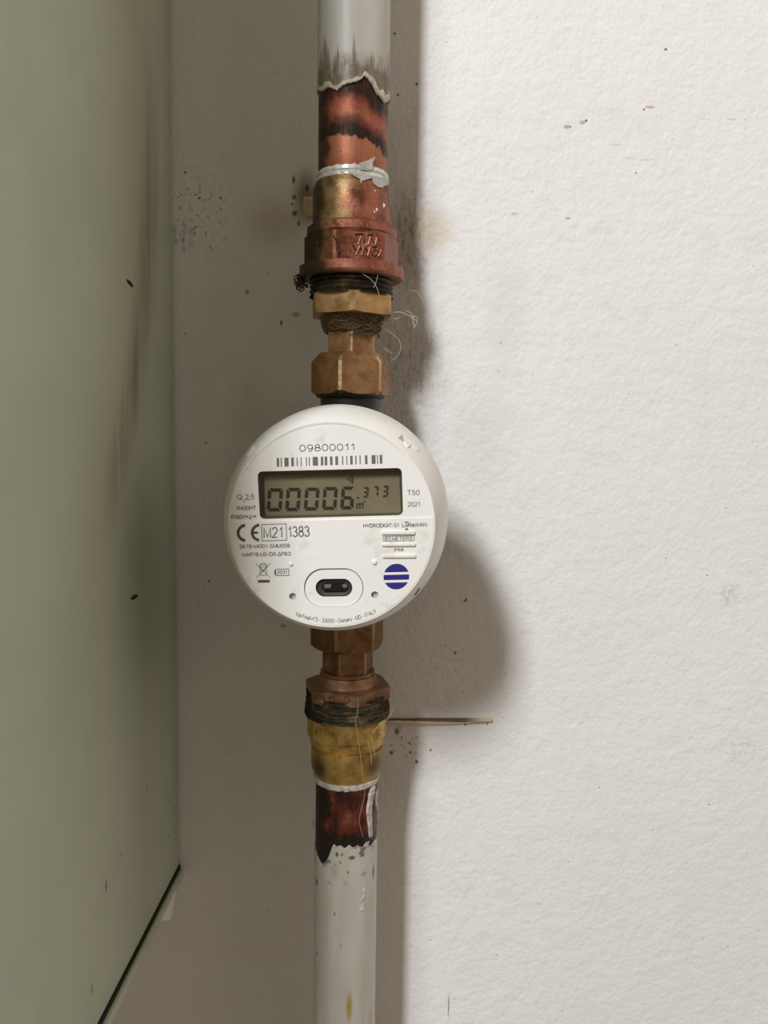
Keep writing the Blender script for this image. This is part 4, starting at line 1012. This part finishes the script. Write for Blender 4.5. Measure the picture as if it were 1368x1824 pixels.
bm = bmesh.new(); MB = [(682.3, 955.6), (737.6, 954.5), (737.8, 963.3), (682.6, 964.4)]
for i in range(4): line_px(bm, MB[i], MB[(i + 1) % 4], 1.0, YL)
for x in (692.6, 695.2): line_px(bm, (x, 955.6), (x + .1, 964), 0.9, YL)
obj('printed_frame', bm, INKL, met, recalc=False, smooth=False)
print_text('B', 685, 963.2, 690.6, 963.0, 6.4, YL, INKL, 1.0, shear=0.15); print_text('METERS', 697.8, 962.9, 734.5, 962.0, 6.4, YL, INKL, 1.0, shear=0.2)
print_text('IP68', 702.2, 982.4, 719, 982.0, 6.0, YL, INKL)
# blue disc with two white bands
def seg_disc(cx, cy, r, v0, v1, y, sl=0.025):
    pts = []
    for k in range(25):
        v = v0 + (v1 - v0) * k / 24; pts.append((cx + math.sqrt(max(0, r * r - v * v)), cy + v - sl * math.sqrt(max(0, r * r - v * v))))
    for k in range(25):
        v = v1 + (v0 - v1) * k / 24; pts.append((cx - math.sqrt(max(0, r * r - v * v)), cy + v + sl * math.sqrt(max(0, r * r - v * v))))
    out = []
    for p in pts:
        if not out or (abs(p[0] - out[-1][0]) + abs(p[1] - out[-1][1])) > 0.05: out.append(p)
    return out
bm = bmesh.new()
for v0, v1 in [(-22.7, -8.0), (-3.3, 5.8), (10.6, 22.7)]: quad_px(bm, seg_disc(706, 1027, 22.8, v0, v1, YL), YL)
obj('blue_disc_mark', bm, BLUE, met, recalc=False, smooth=False)
# address on an arc along the lower rim
bm = bmesh.new(); txt = 'Via Friuli n\u00b03 - 33050 - Gonars - UD - ITALY'
lay, tot = layout(txt)
a0, a1 = math.atan2(1096 - 931, 525.5 - 593), math.atan2(1093.5 - 931, 672 - 593)
Rpx, sc, k_ = 178.6, 6.6, abs(a1 - a0) * 178.6 / tot
for xo, gw, st in lay:
    a = a0 + (a1 - a0) * (xo + gw / 2) / tot
    c_0, t_, u_ = Vector((593 + Rpx * math.cos(a), 931 + Rpx * math.sin(a))), Vector((math.sin(a), -math.cos(a))), Vector((-math.cos(a), -math.sin(a)))
    for p in st:
        ribbon(bm, [c_0 + t_ * ((x - gw / 2) * k_) + u_ * (y_ * sc + 0.5) for x, y_ in p], 0.9, lambda v: at(v.x, v.y, YL))
obj('printed_address', bm, INKL, met, recalc=False, smooth=False)

# raised arrows and a seal slot on the sloping rim
def on_skirt(px, py):
    lo_, hi_ = YF, YS
    def g(y):
        p = at(px, py, y); q = (y - YF) / (YS - YF); cx, cz = MX + (SX - MX) * q, MZ + (SZ - MZ) * q
        return math.hypot(p.x - cx, p.z - cz) - skirt_r(y), Vector((p.x - cx, -0.012, p.z - cz)).normalized(), p
    for _ in range(40):
        m = (lo_ + hi_) / 2
        if g(m)[0] > 0: lo_ = m
        else: hi_ = m
    _, n, p = g((lo_ + hi_) / 2); return p, n
def rim_piece(name, outline, mat, h, label=None):
    R_ = [on_skirt(x, y) for x, y in outline]; n = sum((r[1] for r in R_), Vector()).normalized(); bm = bmesh.new()
    prism(bm, [r[0] for r in R_], n * h, -n * 0.0012); return obj(name, bm, mat, met, label, smooth=False)
ARW = plain('arrow_plastic', (0.86, 0.85, 0.82), 0.22, spec=0.6)
rim_piece('flow_arrow', [(716, 774), (723.5, 781), (731, 788), (744.3, 801), (742.3, 804), (736, 798), (731, 792.5), (728.5, 796), (725, 797.5), (721.5, 792), (718.5, 784)], ARW, 0.0004, 'raised white flow arrow on the right of the rim')
rim_piece('arrow_facet_shade', [(709.3, 780.3), (716, 773.6), (717, 779), (718.2, 786.5)], plain('arrow_shade', (0.40, 0.39, 0.35), 0.4), 0.0003)  # grey piece paints the shaded facet of the raised arrow
rim_piece('flow_arrow', [(440, 811), (444, 805), (451, 795.5), (453.5, 794), (452.3, 799), (446, 808), (442, 813.5)], ARW, 0.0006)
rim_piece('seal_slot', [(737, 1060.5), (745.8, 1048), (748.6, 1048.4), (740, 1059.4)], plain('slot_black', (0.012, 0.011, 0.01), 0.6), 0.0001, 'dark seal slot in the rim')

# ================================================================== small things at the pipe run
WOOD = plain('pale_wood', (0.60, 0.46, 0.31), 0.6, 0, 0.3, 500)
# wooden splinter stuck between the wall and the lower bush
bm = bmesh.new()
P = [at(x, y, -0.0004) for x, y in [(690, 1283.5), (722, 1284.5), (760, 1284), (800, 1283.6), (840, 1282.6), (875, 1281)]]
rows = []
for i, p in enumerate(P):
    h = [0.0011, 0.0012, 0.0013, 0.0012, 0.00095, 0.0007][i]; y1 = -0.0019
    rows.append([bm.verts.new((p.x, 0.0005, p.z - h)), bm.verts.new((p.x, y1, p.z - h)), bm.verts.new((p.x, y1 - 0.0003, p.z)), bm.verts.new((p.x, y1 + 0.0006, p.z + h)), bm.verts.new((p.x, 0.0005, p.z + h))])
grid_faces(bm, rows); bm.faces.new(rows[0]); bm.faces.new(rows[-1])
def stick_mat():
    t = NT('wooden_stick'); s = t.sep(t.P)
    col = t.mix(t.rng(t.noise(500, 3, stretch=(0.2, 1, 1)), 0.4, 0.7), (0.74, 0.60, 0.44), (0.62, 0.48, 0.33))
    col = t.mix(t.rng(s[0], -0.026, -0.036), col, (0.16, 0.11, 0.07))
    m = t.math('MULTIPLY', t.rng(t.math('ADD', s[2], t.math('MULTIPLY', t.math('SUBTRACT', t.noise(400, 2), 0.5), 0.0006)), -0.0002, 0.0001), t.rng(s[0], 0.017, 0.006))
    col = t.mix(t.math('MULTIPLY', m, 0.9), col, (0.05, 0.035, 0.022))
    return t.done(col, 0.65)
single('wooden_stick', bm, stick_mat(), 'thin pale wooden stick lying on the wall right of the lower bush', 'stick', at(800, 1283, 0))
# little tan block behind the upper coupling
bm = bmesh.new(); a, b = at(540.5, 374, -0.012), at(572, 350.5, -0.012)
box(bm, (a.x, -0.0125, a.z), (b.x, 0.0, b.z), 0.0003)
single('wall_plug', bm, plain('tan_plug', (0.78, 0.58, 0.36), 0.6, 0, 0.3, 300), 'small tan block between wall and upper coupling, poking out on its left', 'block', (a.x, 0, a.z))
# hemp
HEMP = plain('hemp_dark', (0.10, 0.08, 0.05), 0.7, 0, 0.4, 900); HAIR = plain('hemp_pale', (0.42, 0.38, 0.29), 0.6)
def px3(x, y, d=0.0): return at(x, y, AY + d)
bm = bmesh.new()
for k in range(16):
    c = Vector((534 + rnd.uniform(-7, 9), 503 + rnd.uniform(-10, 12), 0)); pts = []
    a = rnd.uniform(0, 2 * PI); rr = rnd.uniform(3, 7)
    for i in range(6):
        pts.append(px3(c.x + rr * math.cos(a + i * 1.0), c.y + rr * 1.3 * math.sin(a + i * 1.0) + i * rnd.uniform(-0.6, 0.8), -0.003 + rnd.uniform(-0.002, 0.002)))
    tube(bm, bez(pts, 4), 0.00022, 5)
for k in range(5): tube(bm, bez([px3(538 + k, 490 + 3 * k, 0), px3(534 + rnd.uniform(-4, 6), 503, -0.004), px3(548, 508 + k, 0)], 4), 0.0003, 5)
single('hemp_tuft', bm, HEMP, 'dark curled tuft of hemp left of the thread under the copper coupling', 'hemp', px3(538, 503), kind='stuff')
bm = bmesh.new()
for pts, w in [([(696, 558), (712, 556), (725, 561), (734, 566), (737, 578), (738, 585)], 0.00022), ([(722, 553), (732, 558), (736, 566), (742, 572)], 0.00016), ([(730, 517), (742, 520), (751, 530), (757, 544)], 0.00012),
               ([(676, 580), (695, 592), (710, 605), (714, 620), (707, 636), (697, 642)], 0.00014), ([(684, 620), (698, 630)], 0.00016), ([(678, 575), (690, 572), (712, 566)], 0.0002),
               ([(646, 488), (660, 497), (670, 510), (676, 528)], 0.00013), ([(673, 490), (669, 505), (665, 512)], 0.00012), ([(763, 594), (764.5, 602), (765, 610)], 0.00014), ([(733, 563), (742, 565), (743, 574), (737, 584)], 0.00018)]:
    tube(bm, bez([px3(x, y, -0.019 if y < 530 and x < 700 else -0.004) for x, y in pts], 5), w, 5)
single('hemp_fibres', bm, HAIR, 'loose pale hemp fibres curling out right of the upper bush', 'fibres', px3(715, 570), kind='stuff')
# fuzz packed round the neck of the upper bush
bm = bmesh.new()
for k in range(110):
    th = rnd.choice([rnd.uniform(-1.0, 1.35), rnd.uniform(0.1, 1.35)]); z = zf(rnd.uniform(556, 592)); r = rp(57, 570) - 0.0022 * max(0, min(1, (zf(556) - z) / (zf(556) - zf(588)))) + rnd.uniform(-0.0002, 0.0009); pts = []
    for i in range(5): pts.append((AX + (r + rnd.uniform(-0.0003, 0.0005)) * math.sin(th + i * 0.12), AY - (r + rnd.uniform(-.0003, .0005)) * math.cos(th + i * 0.12), z + rnd.uniform(-0.0009, 0.0009)))
    tube(bm, bez(pts, 3), 0.00016, 4)
o = obj('hemp_fuzz', bm, plain('hemp_fuzz_brown', (0.16, 0.11, 0.06), 0.75, 0, 0.5, 700), bush, 'brown hemp fuzz caught round the neck'); o['kind'] = 'stuff'
bm = bmesh.new()
for pts in [[(638, 1243), (637, 1262), (636, 1275), (633, 1285), (640, 1330), (646, 1380), (650, 1410), (644, 1440), (640, 1462), (646, 1490)], [(700, 1262), (692, 1280), (672, 1295), (662, 1312), (668, 1345)], [(655, 1320), (660, 1340), (662, 1362)]]:
    tube(bm, bez([px3(x, y, -0.0205 if y < 1400 else -0.0165) for x, y in pts], 5), 0.00010, 5)
single('fibre_strands', bm, HAIR, 'fine pale hairs hanging down over the lower brass coupling', 'fibres', px3(640, 1300, -0.019), kind='stuff')
